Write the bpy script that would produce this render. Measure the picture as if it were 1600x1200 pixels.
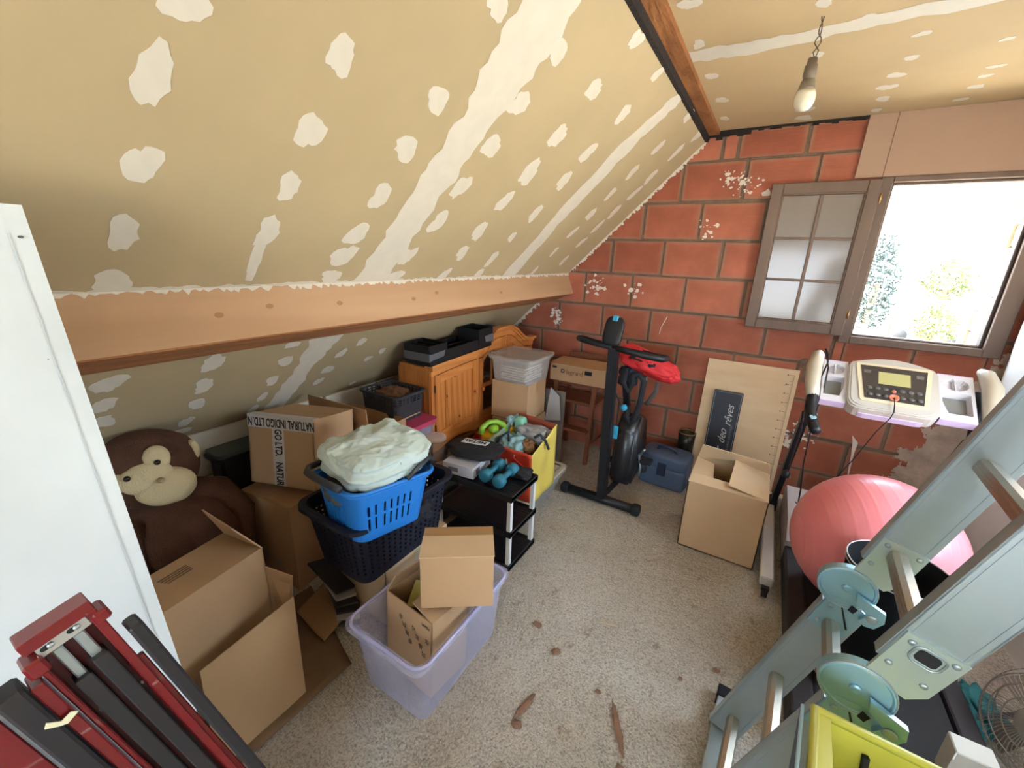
import bpy, bmesh, math, random
from mathutils import Vector, Matrix, noise
R = math.radians
random.seed(7)
SC = bpy.context.scene
COL = SC.collection
for _o in list(bpy.data.objects):
    bpy.data.objects.remove(_o)

# ------------------------------------------------------------------ camera
HC = 1.594
yaw, pitch, roll = -0.538528680, 0.300579070, 0.0371137067
def cam_basis():
    cy, sy = math.cos(yaw), math.sin(yaw)
    f = Vector((sy*math.cos(pitch), cy*math.cos(pitch), -math.sin(pitch)))
    r = Vector((cy, -sy, 0)); u = r.cross(f)
    return r*math.cos(roll)+u*math.sin(roll), -r*math.sin(roll)+u*math.cos(roll), f
cr, cu, cf = cam_basis()
cam = bpy.data.cameras.new('camera'); cam_o = bpy.data.objects.new('camera', cam); COL.objects.link(cam_o)
cam.sensor_width = 36; cam.sensor_fit = 'HORIZONTAL'; cam.lens = 645.876*36/1600; cam.clip_start = .02; cam.clip_end = 400
cam_o.matrix_world = Matrix(((cr.x, cu.x, -cf.x, 0), (cr.y, cu.y, -cf.y, 0), (cr.z, cu.z, -cf.z, HC), (0, 0, 0, 1)))
SC.camera = cam_o

# ------------------------------------------------------------------ world, sun, window portals, exposure
SC.view_settings.view_transform = 'Standard'; SC.view_settings.look = 'None'
SC.view_settings.gamma = 1; SC.view_settings.use_curve_mapping = False
SC.view_settings.exposure = 0.28
SKY = 14.5
w = bpy.data.worlds.new('sky'); SC.world = w; w.use_nodes = True
nt = w.node_tree; bg = nt.nodes['Background']
bg.inputs['Strength'].default_value = SKY
gr = nt.nodes.new('ShaderNodeTexGradient'); tc = nt.nodes.new('ShaderNodeTexCoord'); mp = nt.nodes.new('ShaderNodeSeparateXYZ')
rmp = nt.nodes.new('ShaderNodeValToRGB')
nt.links.new(tc.outputs['Generated'], mp.inputs[0]); nt.links.new(mp.outputs['Z'], rmp.inputs[0])
rmp.color_ramp.elements[0].position = 0.0; rmp.color_ramp.elements[0].color = (.80, .90, 1, 1)
rmp.color_ramp.elements[1].position = .5; rmp.color_ramp.elements[1].color = (.60, .80, 1, 1)
nt.links.new(rmp.outputs[0], bg.inputs['Color'])
def sun():
    l = bpy.data.lights.new('sun', 'SUN'); l.energy = 78; l.angle = R(1); l.color = (1, .92, .80)
    o = bpy.data.objects.new('sun', l); COL.objects.link(o)
    o.rotation_euler = Vector((.62, .12, -.78)).to_track_quat('-Z', 'Y').to_euler()
sun()
def portal(name, loc, direction, sx, sy):
    l = bpy.data.lights.new(name, 'AREA'); l.shape = 'RECTANGLE'; l.size = sx; l.size_y = sy
    l.cycles.is_portal = True
    o = bpy.data.objects.new(name, l); COL.objects.link(o); o.location = loc
    o.rotation_euler = Vector(direction).to_track_quat('-Z', 'Z').to_euler()
portal('window_portal', (.767, 3.42, 1.62), (0, -1, 0), .62, .90)
portal('side_window_portal', (1.30, 1.8, 1.27), (-1, 0, 0), 1.0, .95)
portal('back_window_portal', (.3, -2.1, 1.3), (0, 1, 0), 1.3, 1.1)

# ------------------------------------------------------------------ helpers
def lin(c):
    return tuple(((v/255/12.92) if v/255 <= .04045 else ((v/255+.055)/1.055)**2.4) for v in c)
_m = {}
def mat(name, col, rough=.6, metal=0, var=0, vscale=6, bump=0, bscale=60, col2=None, trans=0, emit=0, stretch=None, spec=.5, coat=0, alpha=1, detail=4, sss=0):
    if name in _m: return _m[name]
    m = bpy.data.materials.new(name); m.use_nodes = True; _m[name] = m
    n = m.node_tree; b = n.nodes['Principled BSDF']
    c = lin(col)+(1,)
    b.inputs['Base Color'].default_value = c; b.inputs['Roughness'].default_value = rough; b.inputs['Metallic'].default_value = metal
    b.inputs['Specular IOR Level'].default_value = spec; b.inputs['Coat Weight'].default_value = coat
    b.inputs['Transmission Weight'].default_value = trans; b.inputs['Alpha'].default_value = alpha
    if sss: b.inputs['Subsurface Weight'].default_value = sss; b.inputs['Subsurface Scale'].default_value = .02
    if var or bump:
        t = n.nodes.new('ShaderNodeTexCoord'); mp = n.nodes.new('ShaderNodeMapping'); n.links.new(t.outputs['Object'], mp.inputs[0])
        if stretch: mp.inputs['Scale'].default_value = stretch
    if var:
        no = n.nodes.new('ShaderNodeTexNoise'); no.inputs['Scale'].default_value = vscale; no.inputs['Detail'].default_value = detail
        n.links.new(mp.outputs[0], no.inputs['Vector'])
        r = n.nodes.new('ShaderNodeValToRGB'); r.color_ramp.elements[0].position = .3; r.color_ramp.elements[1].position = .7
        if col2: a_, b_ = c, lin(col2)+(1,)
        else:
            a_ = tuple(max(0, v*(1-var)) for v in c[:3])+(1,); b_ = tuple(min(1, v*(1+var)) for v in c[:3])+(1,)
        r.color_ramp.elements[0].color = a_; r.color_ramp.elements[1].color = b_
        n.links.new(no.outputs['Fac'], r.inputs[0]); n.links.new(r.outputs[0], b.inputs['Base Color'])
    if bump:
        n2 = n.nodes.new('ShaderNodeTexNoise'); n2.inputs['Scale'].default_value = bscale; n2.inputs['Detail'].default_value = 5
        n.links.new(mp.outputs[0], n2.inputs['Vector'])
        bp = n.nodes.new('ShaderNodeBump'); bp.inputs['Strength'].default_value = bump; bp.inputs['Distance'].default_value = .01
        n.links.new(n2.outputs['Fac'], bp.inputs['Height']); n.links.new(bp.outputs[0], b.inputs['Normal'])
    return m

def tag(o, label=None, cat=None, group=None, kind=None):
    if label: o['label'] = label
    if cat: o['category'] = cat
    if group: o['group'] = group
    if kind: o['kind'] = kind
    return o
def thing(name, label, cat, loc=(0, 0, 0), group=None):
    o = bpy.data.objects.new(name, None); COL.objects.link(o); o.location = loc; o.empty_display_size = .05
    return tag(o, label, cat, group)
def wloc(p):
    v = Vector((0, 0, 0))
    while p: v += p.location; p = p.parent
    return v
def link(name, bm, m, parent=None, smooth=False, loc=None):
    """bm in world coordinates -> one mesh object"""
    me = bpy.data.meshes.new(name)
    off = wloc(parent) if parent else Vector((0, 0, 0))
    if parent is None and loc is not None: off = Vector(loc)
    own = Vector((0, 0, 0))
    if parent is not None:
        c = sum((v.co for v in bm.verts), Vector())/max(1, len(bm.verts)); own = c-off
    elif loc is None and len(bm.verts):
        c = sum((v.co for v in bm.verts), Vector())/len(bm.verts); c.z = min(v.co.z for v in bm.verts); off = c
    bmesh.ops.translate(bm, verts=bm.verts, vec=-(off+own))
    bmesh.ops.recalc_face_normals(bm, faces=bm.faces)
    bm.to_mesh(me); bm.free()
    o = bpy.data.objects.new(name, me); COL.objects.link(o)
    if parent is not None: o.parent = parent; o.location = own
    else: o.location = off
    if isinstance(m, (list, tuple)):
        for q in m: me.materials.append(q)
    elif m: me.materials.append(m)
    if smooth:
        for p in me.polygons: p.use_smooth = True
    return o
def B(): return bmesh.new()
I4 = Matrix.Identity(4)
def bbox(bm, x, y, z, M=I4, bev=0, mi=0):
    r = bmesh.ops.create_cube(bm, size=1)
    vs = r['verts']
    S = Matrix.Translation(((x[0]+x[1])/2, (y[0]+y[1])/2, (z[0]+z[1])/2)) @ Matrix.Diagonal((abs(x[1]-x[0]), abs(y[1]-y[0]), abs(z[1]-z[0]), 1))
    bmesh.ops.transform(bm, matrix=M @ S, verts=vs)
    fs = list({f for v in vs for f in v.link_faces})
    for f in fs: f.material_index = mi
    if bev:
        es = list({e for v in vs for e in v.link_edges})
        bmesh.ops.bevel(bm, geom=es, offset=bev, segments=2 if bev > .006 else 1, affect='EDGES', profile=.5)
def box(name, x, y, z, m, parent=None, M=I4, bev=0, smooth=False):
    bm = B(); bbox(bm, x, y, z, M, bev); return link(name, bm, m, parent, smooth)
def bquad(bm, pts, th, mi=0):
    """slab from a planar polygon, thickened to both sides"""
    pts = [Vector(p) for p in pts]
    n = (pts[1]-pts[0]).cross(pts[-1]-pts[0]).normalized()*th/2
    a = [bm.verts.new(p+n) for p in pts]; b = [bm.verts.new(p-n) for p in pts]
    k = len(pts)
    fs = [bm.faces.new(a), bm.faces.new(b[::-1])]
    for i in range(k): fs.append(bm.faces.new((a[i], b[i], b[(i+1) % k], a[(i+1) % k])))
    for f in fs: f.material_index = mi
def slab(name, pts, th, m, parent=None):
    bm = B(); bquad(bm, pts, th); return link(name, bm, m, parent)
def bprism(bm, poly, axis, a, b, M=I4, mi=0):
    """2D polygon extruded along axis between a and b. axis x: poly=(y,z); y: (x,z); z: (x,y)"""
    def P(u, v, t):
        return M @ Vector({'x': (t, u, v), 'y': (u, t, v), 'z': (u, v, t)}[axis])
    A = [bm.verts.new(P(u, v, a)) for u, v in poly]; C = [bm.verts.new(P(u, v, b)) for u, v in poly]
    k = len(poly); fs = [bm.faces.new(A), bm.faces.new(C[::-1])]
    for i in range(k): fs.append(bm.faces.new((A[i], C[i], C[(i+1) % k], A[(i+1) % k])))
    for f in fs: f.material_index = mi
def prism(name, poly, axis, a, b, m, parent=None, M=I4):
    bm = B(); bprism(bm, poly, axis, a, b, M); return link(name, bm, m, parent)
def btube(bm, pts, r, seg=8, closed=False, mi=0, caps=True):
    pts = [Vector(p) for p in pts]; rings = []; n = len(pts)
    up = None
    for i, p in enumerate(pts):
        if closed: t = (pts[(i+1) % n]-pts[i-1]).normalized()
        else: t = (pts[min(i+1, n-1)]-pts[max(i-1, 0)]).normalized()
        if up is None:
            up = Vector((0, 0, 1)) if abs(t.z) < .9 else Vector((1, 0, 0))
        s = t.cross(up).normalized(); up = s.cross(t).normalized()
        rr = r[i] if isinstance(r, (list, tuple)) else r
        rings.append([bm.verts.new(p+(s*math.cos(2*math.pi*k/seg)+up*math.sin(2*math.pi*k/seg))*rr) for k in range(seg)])
    for i in range(n if closed else n-1):
        a, b = rings[i], rings[(i+1) % n]
        for k in range(seg):
            f = bm.faces.new((a[k], a[(k+1) % seg], b[(k+1) % seg], b[k])); f.material_index = mi
    if caps and not closed:
        bm.faces.new(rings[0][::-1]).material_index = mi; bm.faces.new(rings[-1]).material_index = mi
def tube(name, pts, r, m, parent=None, seg=8, closed=False, smooth=True):
    bm = B(); btube(bm, pts, r, seg, closed); return link(name, bm, m, parent, smooth)
def blathe(bm, prof, c, seg=24, axis=None, mi=0):
    """profile [(r, h)], around z through c, or rotated by matrix axis"""
    M = Matrix.Translation(c) @ (axis or I4); rings = []
    for r, h in prof:
        rings.append([bm.verts.new(M @ Vector((r*math.cos(2*math.pi*k/seg), r*math.sin(2*math.pi*k/seg), h))) for k in range(seg)])
    for a, b in zip(rings, rings[1:]):
        for k in range(seg): bm.faces.new((a[k], a[(k+1) % seg], b[(k+1) % seg], b[k])).material_index = mi
    if prof[0][0] > 1e-5: bm.faces.new(rings[0][::-1]).material_index = mi
    if prof[-1][0] > 1e-5: bm.faces.new(rings[-1]).material_index = mi
    bmesh.ops.remove_doubles(bm, verts=[v for q in rings for v in q], dist=1e-6)
def lathe(name, prof, c, m, parent=None, seg=24, axis=None, smooth=True):
    bm = B(); blathe(bm, prof, c, seg, axis); return link(name, bm, m, parent, smooth)
def bblob(bm, c, s, amp=.1, freq=2.0, p=3.0, sub=4, M=I4, seed=0, mi=0):
    """soft lumpy superellipsoid"""
    tmp = B(); bmesh.ops.create_cube(tmp, size=2)
    bmesh.ops.subdivide_edges(tmp, edges=tmp.edges, cuts=2**sub-1, use_grid_fill=True)
    vm = {}
    for v in tmp.verts:
        d = v.co.normalized(); k = (abs(d.x)**p+abs(d.y)**p+abs(d.z)**p)**(-1/p)
        q = d*k; nn = noise.fractal(q*freq+Vector((seed*7.1, seed*3.3, seed)), 1, 2, 3)
        q = q*(1+amp*nn)
        vm[v] = bm.verts.new(M @ Vector((c[0]+q.x*s[0], c[1]+q.y*s[1], c[2]+q.z*s[2])))
    for f in tmp.faces: bm.faces.new([vm[v] for v in f.verts]).material_index = mi
    tmp.free()
def blob(name, c, s, m, parent=None, **k):
    bm = B(); bblob(bm, c, s, **k); return link(name, bm, m, parent, True)
def rr(lx, ly, r, n=6):
    out = []
    for sx, sy, a0 in ((1, 1, 0), (-1, 1, 90), (-1, -1, 180), (1, -1, 270)):
        for i in range(n+1):
            a = R(a0+90*i/n); out.append((sx*(lx/2-r)+r*math.cos(a), sy*(ly/2-r)+r*math.sin(a)))
    return out
def resample(poly, step):
    pts = []; n = len(poly)
    L = [(Vector(poly[(i+1) % n])-Vector(poly[i])).length for i in range(n)]; T = sum(L); k = max(12, int(T/step)); acc = 0; i = 0
    for j in range(k):
        s = T*j/k
        while acc+L[i] < s: acc += L[i]; i += 1
        t = (s-acc)/L[i]; a, b = Vector(poly[i]), Vector(poly[(i+1) % n]); pts.append(tuple(a.lerp(b, t)))
    return pts
def tubshell(name, cx, cy, lx, ly, z0, z1, m, parent=None, taper=.85, r=.04, th=.004, hole=None, step=.012, nz=10, M=I4, rim=.012, floor=True, ang=0):
    """open tapered tub wall; hole(u, v) -> True removes a cell (u=perimeter 0..1, v=height 0..1)"""
    bm = B(); base = resample(rr(lx, ly, r), step); n = len(base); rows = []
    A = Matrix.Translation((cx, cy, 0)) @ Matrix.Rotation(ang, 4, 'Z')
    for j in range(nz+1):
        v = j/nz; s = taper+(1-taper)*v
        rows.append([bm.verts.new(M @ A @ Vector((x*s, y*s, z0+(z1-z0)*v))) for x, y in base])
    for j in range(nz):
        for i in range(n):
            if hole and hole((i+.5)/n, (j+.5)/nz): continue
            bm.faces.new((rows[j][i], rows[j][(i+1) % n], rows[j+1][(i+1) % n], rows[j+1][i]))
    if floor: bm.faces.new(rows[0][::-1])
    if rim:
        k = 1+rim/(min(lx, ly)/2)
        o1 = [bm.verts.new(M @ A @ Vector((x*k, y*k, z1))) for x, y in base]
        o2 = [bm.verts.new(M @ A @ Vector((x*k, y*k, z1-rim))) for x, y in base]
        for i in range(n):
            bm.faces.new((rows[-1][i], rows[-1][(i+1) % n], o1[(i+1) % n], o1[i])); bm.faces.new((o1[i], o1[(i+1) % n], o2[(i+1) % n], o2[i]))
    o = link(name, bm, m, parent, False)
    md = o.modifiers.new('wall thickness', 'SOLIDIFY'); md.thickness = th; md.offset = 0
    return o
def text(name, s, M, size, m, parent, shear=0, ext=.0006, sx=1, align="CENTER", bold=0.0):
    c = bpy.data.curves.new(name, 'FONT'); c.body = s; c.size = size; c.extrude = ext; c.shear = shear; c.offset = bold; c.align_x = align; c.align_y = 'CENTER'
    t = bpy.data.objects.new('t', c); COL.objects.link(t)
    dg = bpy.context.evaluated_depsgraph_get(); me = bpy.data.meshes.new_from_object(t.evaluated_get(dg))
    bpy.data.objects.remove(t); bpy.data.curves.remove(c)
    bm = B(); bm.from_mesh(me); bpy.data.meshes.remove(me)
    bmesh.ops.transform(bm, matrix=M @ Matrix.Diagonal((sx, 1, 1, 1)), verts=bm.verts)
    return link(name, bm, m, parent)
def frameM(o, xdir, ydir):
    """matrix whose local x,y lie along given world directions, origin o"""
    x = Vector(xdir).normalized(); y = Vector(ydir); y = (y-x*y.dot(x)).normalized(); z = x.cross(y)
    return Matrix(((x.x, y.x, z.x, o[0]), (x.y, y.y, z.y, o[1]), (x.z, y.z, z.z, o[2]), (0, 0, 0, 1)))
def cbox(t, M, lx, ly, h, m, flaps=(), top=None, th=.005, tape=None, body='body'):
    """cardboard carton, local origin at bottom centre. flaps: (side, length, angle) angle 0 closed, 90 up, 180 out"""
    bm = B(); X, Y = lx/2, ly/2
    bbox(bm, (-X, X), (-Y, -Y+th), (0, h), M); bbox(bm, (-X, X), (Y-th, Y), (0, h), M)
    bbox(bm, (-X, -X+th), (-Y, Y), (0, h), M); bbox(bm, (X-th, X), (-Y, Y), (0, h), M); bbox(bm, (-X, X), (-Y, Y), (0, th), M)
    link(body, bm, m, t)
    for side, L, ang in flaps:
        a = R(ang)
        ex, sp, inw = {'+x': ((X, 0), (0, Y), (-1, 0)), '-x': ((-X, 0), (0, Y), (1, 0)), '+y': ((0, Y), (X, 0), (0, -1)), '-y': ((0, -Y), (X, 0), (0, 1))}[side]
        e = Vector((ex[0], ex[1], h)); s = Vector((sp[0], sp[1], 0))*.985
        d = Vector((inw[0], inw[1], 0))*math.cos(a)+Vector((0, 0, 1))*math.sin(a)
        q = [M @ (e-s), M @ (e+s), M @ (e+s*.97+d*L), M @ (e-s*.97+d*L)]
        slab('flap', q, th, m, t)
    if tape:
        bmt = B(); bbox(bmt, (-X-.001, X+.001), (-tape/2, tape/2), (h, h+.002), M)
        bbox(bmt, (X, X+.002), (-tape/2, tape/2), (h-.07, h), M); link('tape', bmt, TAPE, t)

# ------------------------------------------------------------------ materials
DRY = mat('drywall', (178, 160, 126), .85, var=.05, vscale=3)
DRYG = mat('ceiling_drywall', (188, 164, 126), .85, var=.05, vscale=3)
FILL = mat('filler', (212, 205, 192), .8, var=.03, vscale=20)
PLAS = mat('plaster', (238, 234, 228), .85, var=.06, vscale=4, bump=.3, bscale=12)
MORT = mat('mortar', (116, 96, 80), .95, var=.15, vscale=14, bump=.6, bscale=80)
ROUGHM = mat('rough_mortar', (182, 162, 148), .95, var=.25, vscale=8, bump=.9, bscale=30)
SPLAT = mat('white_splash', (225, 212, 200), .85)
def brickmat():
    m = bpy.data.materials.new('clay_block'); m.use_nodes = True; n = m.node_tree; b = n.nodes['Principled BSDF']; L = n.links.new
    b.inputs['Roughness'].default_value = .85; b.inputs['Specular IOR Level'].default_value = .25
    oi = n.nodes.new('ShaderNodeObjectInfo'); r = n.nodes.new('ShaderNodeValToRGB')
    r.color_ramp.elements[0].color = lin((158, 92, 72))+(1,); r.color_ramp.elements[1].color = lin((182, 112, 90))+(1,)
    L(oi.outputs['Random'], r.inputs[0])
    t = n.nodes.new('ShaderNodeTexCoord'); no = n.nodes.new('ShaderNodeTexNoise'); no.inputs['Scale'].default_value = 5; no.inputs['Detail'].default_value = 6
    L(t.outputs['Object'], no.inputs['Vector'])
    mx = n.nodes.new('ShaderNodeMix'); mx.data_type = 'RGBA'; mx.blend_type = 'MULTIPLY'; mx.inputs['Factor'].default_value = 1
    r2 = n.nodes.new('ShaderNodeValToRGB'); r2.color_ramp.elements[0].color = (.72, .7, .68, 1); r2.color_ramp.elements[1].color = (1.05, 1.02, 1, 1)
    r2.color_ramp.elements[0].position = .3; r2.color_ramp.elements[1].position = .65
    L(no.outputs['Fac'], r2.inputs[0]); L(r.outputs[0], mx.inputs['A']); L(r2.outputs[0], mx.inputs['B'])
    # mortar film along the edges of each block (attribute painted per block is avoided: uses generated coords)
    sp = n.nodes.new('ShaderNodeSeparateXYZ'); L(t.outputs['Generated'], sp.inputs[0])
    def edge(sock, wd):
        a = n.nodes.new('ShaderNodeMath'); a.operation = 'SUBTRACT'; a.inputs[1].default_value = .5; L(sp.outputs[sock], a.inputs[0])
        c = n.nodes.new('ShaderNodeMath'); c.operation = 'ABSOLUTE'; L(a.outputs[0], c.inputs[0])
        d = n.nodes.new('ShaderNodeMapRange'); d.inputs[1].default_value = .5-wd; d.inputs[2].default_value = .5; L(c.outputs[0], d.inputs[0]); return d
    ex, ez = edge('X', .07), edge('Z', .1)
    mxm = n.nodes.new('ShaderNodeMath'); mxm.operation = 'MAXIMUM'; L(ex.outputs[0], mxm.inputs[0]); L(ez.outputs[0], mxm.inputs[1])
    n3 = n.nodes.new('ShaderNodeTexNoise'); n3.inputs['Scale'].default_value = 14; L(t.outputs['Object'], n3.inputs['Vector'])
    ml = n.nodes.new('ShaderNodeMath'); ml.operation = 'MULTIPLY'; L(mxm.outputs[0], ml.inputs[0]); L(n3.outputs['Fac'], ml.inputs[1])
    ms = n.nodes.new('ShaderNodeMath'); ms.operation = 'MULTIPLY'; ms.use_clamp = True; ms.inputs[1].default_value = 1.5; L(ml.outputs[0], ms.inputs[0])
    m2 = n.nodes.new('ShaderNodeMix'); m2.data_type = 'RGBA'; L(ms.outputs[0], m2.inputs['Factor']); L(mx.outputs['Result'], m2.inputs['A'])
    m2.inputs['B'].default_value = lin((150, 118, 98))+(1,)
    L(m2.outputs['Result'], b.inputs['Base Color'])
    wv = n.nodes.new('ShaderNodeTexNoise'); wv.inputs['Scale'].default_value = 50; mpn = n.nodes.new('ShaderNodeMapping'); mpn.inputs['Scale'].default_value = (.15, 1, 3)
    L(t.outputs['Object'], mpn.inputs[0]); L(mpn.outputs[0], wv.inputs['Vector'])
    bp = n.nodes.new('ShaderNodeBump'); bp.inputs['Strength'].default_value = .25; bp.inputs['Distance'].default_value = .01
    L(wv.outputs['Fac'], bp.inputs['Height']); L(bp.outputs[0], b.inputs['Normal'])
    return m
BRICK = brickmat()
def floormat():
    m = bpy.data.materials.new('raw_concrete'); m.use_nodes = True; n = m.node_tree; b = n.nodes['Principled BSDF']; L = n.links.new
    b.inputs['Roughness'].default_value = .9; b.inputs['Specular IOR Level'].default_value = .25
    t = n.nodes.new('ShaderNodeTexCoord')
    def noi(s, d=6, rough=.6):
        a = n.nodes.new('ShaderNodeTexNoise'); a.inputs['Scale'].default_value = s; a.inputs['Detail'].default_value = d; a.inputs['Roughness'].default_value = rough; L(t.outputs['Object'], a.inputs['Vector']); return a
    def ramp(src, p0, p1, c0, c1):
        r = n.nodes.new('ShaderNodeValToRGB'); e = r.color_ramp.elements; e[0].position = p0; e[1].position = p1; e[0].color = c0; e[1].color = c1; L(src, r.inputs[0]); return r.outputs[0]
    def mul(a, b_, f=1):
        x = n.nodes.new('ShaderNodeMix'); x.data_type = 'RGBA'; x.blend_type = 'MULTIPLY'; x.inputs['Factor'].default_value = f; L(a, x.inputs['A']); L(b_, x.inputs['B']); return x.outputs['Result']
    c = ramp(noi(1.6).outputs['Fac'], .3, .7, lin((196, 184, 168))+(1,), lin((222, 214, 202))+(1,))
    c = mul(c, ramp(noi(140, 6, .7).outputs['Fac'], .36, .54, (.54, .51, .47, 1), (1, 1, 1, 1)))
    c = mul(c, ramp(noi(9, 7, .75).outputs['Fac'], .30, .42, (.56, .45, .36, 1), (1, 1, 1, 1)))
    c = mul(c, ramp(noi(34, 4, .6).outputs['Fac'], .58, .72, (1, 1, 1, 1), (1.12, 1.12, 1.12, 1)))
    L(c, b.inputs['Base Color'])
    bp = n.nodes.new('ShaderNodeBump'); bp.inputs['Strength'].default_value = 1; bp.inputs['Distance'].default_value = .02
    b2 = n.nodes.new('ShaderNodeBump'); b2.inputs['Strength'].default_value = 1; b2.inputs['Distance'].default_value = .012
    L(noi(28, 5).outputs['Fac'], bp.inputs['Height']); L(noi(110, 4).outputs['Fac'], b2.inputs['Height']); L(bp.outputs[0], b2.inputs['Normal']); L(b2.outputs[0], b.inputs['Normal'])
    return m
CONC = floormat()
BEAM = mat('planed_timber', (186, 144, 106), .75, var=.0, col2=(164, 120, 84), vscale=7, stretch=(1, .12, 1), bump=.15, bscale=30)
RAWW = mat('rough_sawn_timber', (184, 124, 78), .9, var=.1, col2=(142, 88, 52), vscale=20, stretch=(1, .2, 1), bump=.8, bscale=60)
BEAM = mat('planed_timber', (186, 144, 106)); DARKG = mat('dark_gap', (34, 26, 24), .95, bump=.6, bscale=60)
WFR = mat('window_wood', (108, 88, 76), .6, var=.12, vscale=12, stretch=(1, 1, .2), bump=.2, bscale=40)
BOARD = mat('hardboard', (170, 140, 120), .8, var=.06, vscale=2)
CARD = mat('cardboard', (186, 152, 116), .8, var=.05, vscale=4)
CARD2 = mat('cardboard_brown', (178, 140, 104), .8, var=.06, vscale=4)
CARDL = mat('cardboard_light', (204, 176, 142), .8, var=.04, vscale=4)
TAPE = mat('brown_tape', (170, 132, 88), .35)
BLK = mat('black_plastic', (22, 23, 27), .45, spec=.4)
BLKM = mat('black_matte', (26, 26, 30), .85)
DGREY = mat('dark_grey_plastic', (52, 55, 60), .5)
GREYP = mat('grey_plastic', (96, 98, 102), .5)
WHT = mat('white_plastic', (226, 226, 226), .4)
PINE = mat('pine', (226, 150, 80), .42, col2=(186, 108, 50), var=.1, vscale=9, stretch=(3, 3, .25), bump=.05, bscale=20, coat=.25)
PINEH = mat('pine_horizontal', (228, 154, 84), .42, col2=(190, 112, 54), var=.1, vscale=9, stretch=(3, .25, 3), coat=.25)
KNOT = mat('pine_knot', (110, 58, 26), .6)
ALU = mat('aluminium', (172, 186, 194), .42, metal=.7, var=.06, vscale=6)
STEEL = mat('zinc_steel', (176, 190, 196), .4, metal=.8, var=.05, vscale=5)
DSTEEL = mat('dark_steel', (70, 70, 72), .4, metal=.8)
def clear(name, col, a, rough=.12):
    m = bpy.data.materials.new(name); m.use_nodes = True; n = m.node_tree; b = n.nodes['Principled BSDF']
    b.inputs['Base Color'].default_value = lin(col)+(1,); b.inputs['Roughness'].default_value = rough; b.inputs['Specular IOR Level'].default_value = .6
    tr = n.nodes.new('ShaderNodeBsdfTransparent'); mx = n.nodes.new('ShaderNodeMixShader'); mx.inputs[0].default_value = a
    n.links.new(tr.outputs[0], mx.inputs[1]); n.links.new(b.outputs[0], mx.inputs[2]); n.links.new(mx.outputs[0], n.nodes['Material Output'].inputs['Surface'])
    return m
CLEAR = clear('clear_plastic', (206, 204, 230), .30, .15)
FROST = clear('frosted_plastic', (218, 212, 206), .30, .25)
GREYG = clear('grey_glass', (150, 140, 132), .66, .12)  # sash panes: even grey mixed over clear
CABG = clear('cabinet_glass', (60, 50, 44), .25, .05)

# ------------------------------------------------------------------ structure
MS = .963611859838275
def rz(x): return 1.4925+MS*(x+1.43375)
Y0, Y1, XR, ZC = -2.1, 3.281, 1.2, 2.41
RU = Vector((1, 0, MS)).normalized(); RN = Vector((MS, 0, -1)).normalized()     # up the slope; into the room
def st(o): o['kind'] = 'structure'; return o
# floor: gently uneven concrete
bm = B(); bmesh.ops.create_grid(bm, x_segments=110, y_segments=150, size=1)
for v in bm.verts:
    v.co.x = -2.4+(v.co.x+1)/2*3.6; v.co.y = Y0+(v.co.y+1)/2*(Y1+.02-Y0)
    v.co.z = -.003+.003*noise.fractal(Vector((v.co.x*9, v.co.y*9, 0)), 1, 2, 4)
fl = st(link('floor', bm, CONC, None, True))
bits = [(-.49, .999, .05, .012, 80), (-.485, .93, .018, .014, 20), (-.49, 1.264, .018, .014, 50), (-.174, 1.112, .075, .011, -60), (-.35, 1.52, .04, .003, 20), (-.13, 1.0, .012, .009, 0), (.1, 1.55, .012, .01, 0), (-.02, 1.43, .008, .008, 0), (-.28, 1.2, .01, .008, 0), (-.62, 1.34, .02, .012, 0)]
SCRAP = mat('wood_scrap', (138, 104, 82), .9)
for k, (x, y, a, b_, r) in enumerate(bits):
    o = blob('debris', (0, 0, 0), (a, b_, .004), SCRAP if k != 4 else CARDL, fl, amp=.5, freq=2.5, sub=3, p=2.2, M=Matrix.Translation((x, y, .004)) @ Matrix.Rotation(R(r), 4, 'Z'), seed=k)
# roof slope
bm = B(); a0, a1 = Vector((-2.32, 0, rz(-2.32))), Vector((-.525, 0, rz(-.525)))
bquad(bm, [a0+Vector((0, Y0, 0))-RN*.01, a1+Vector((0, Y0, 0))-RN*.01, a1+Vector((0, Y1+.12, 0))-RN*.01, a0+Vector((0, Y1+.12, 0))-RN*.01], .02)
roof = st(link('ceiling_slope', bm, DRY)); roof.name = 'ceiling'
def blobpoly(c, U, V, hu, hv, N, seed, lift=.0012, cut=0, n=20):
    rnd = random.Random(seed); pts = []
    k0 = rnd.uniform(0, 6)
    for i in range(n):
        t = 2*math.pi*i/n; e = 2.6
        rad = (abs(math.cos(t))**e+abs(math.sin(t))**e)**(-1/e)
        q = rad*(.94+rnd.uniform(-.10, .10)+.15*math.sin(2*t+k0)+.09*math.sin(3*t+2*k0)+.05*math.sin(7*t+k0))
        pts.append(c+U*hu*q*math.cos(t)+V*hv*q*math.sin(t)+N*lift/2)
    return pts
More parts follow.
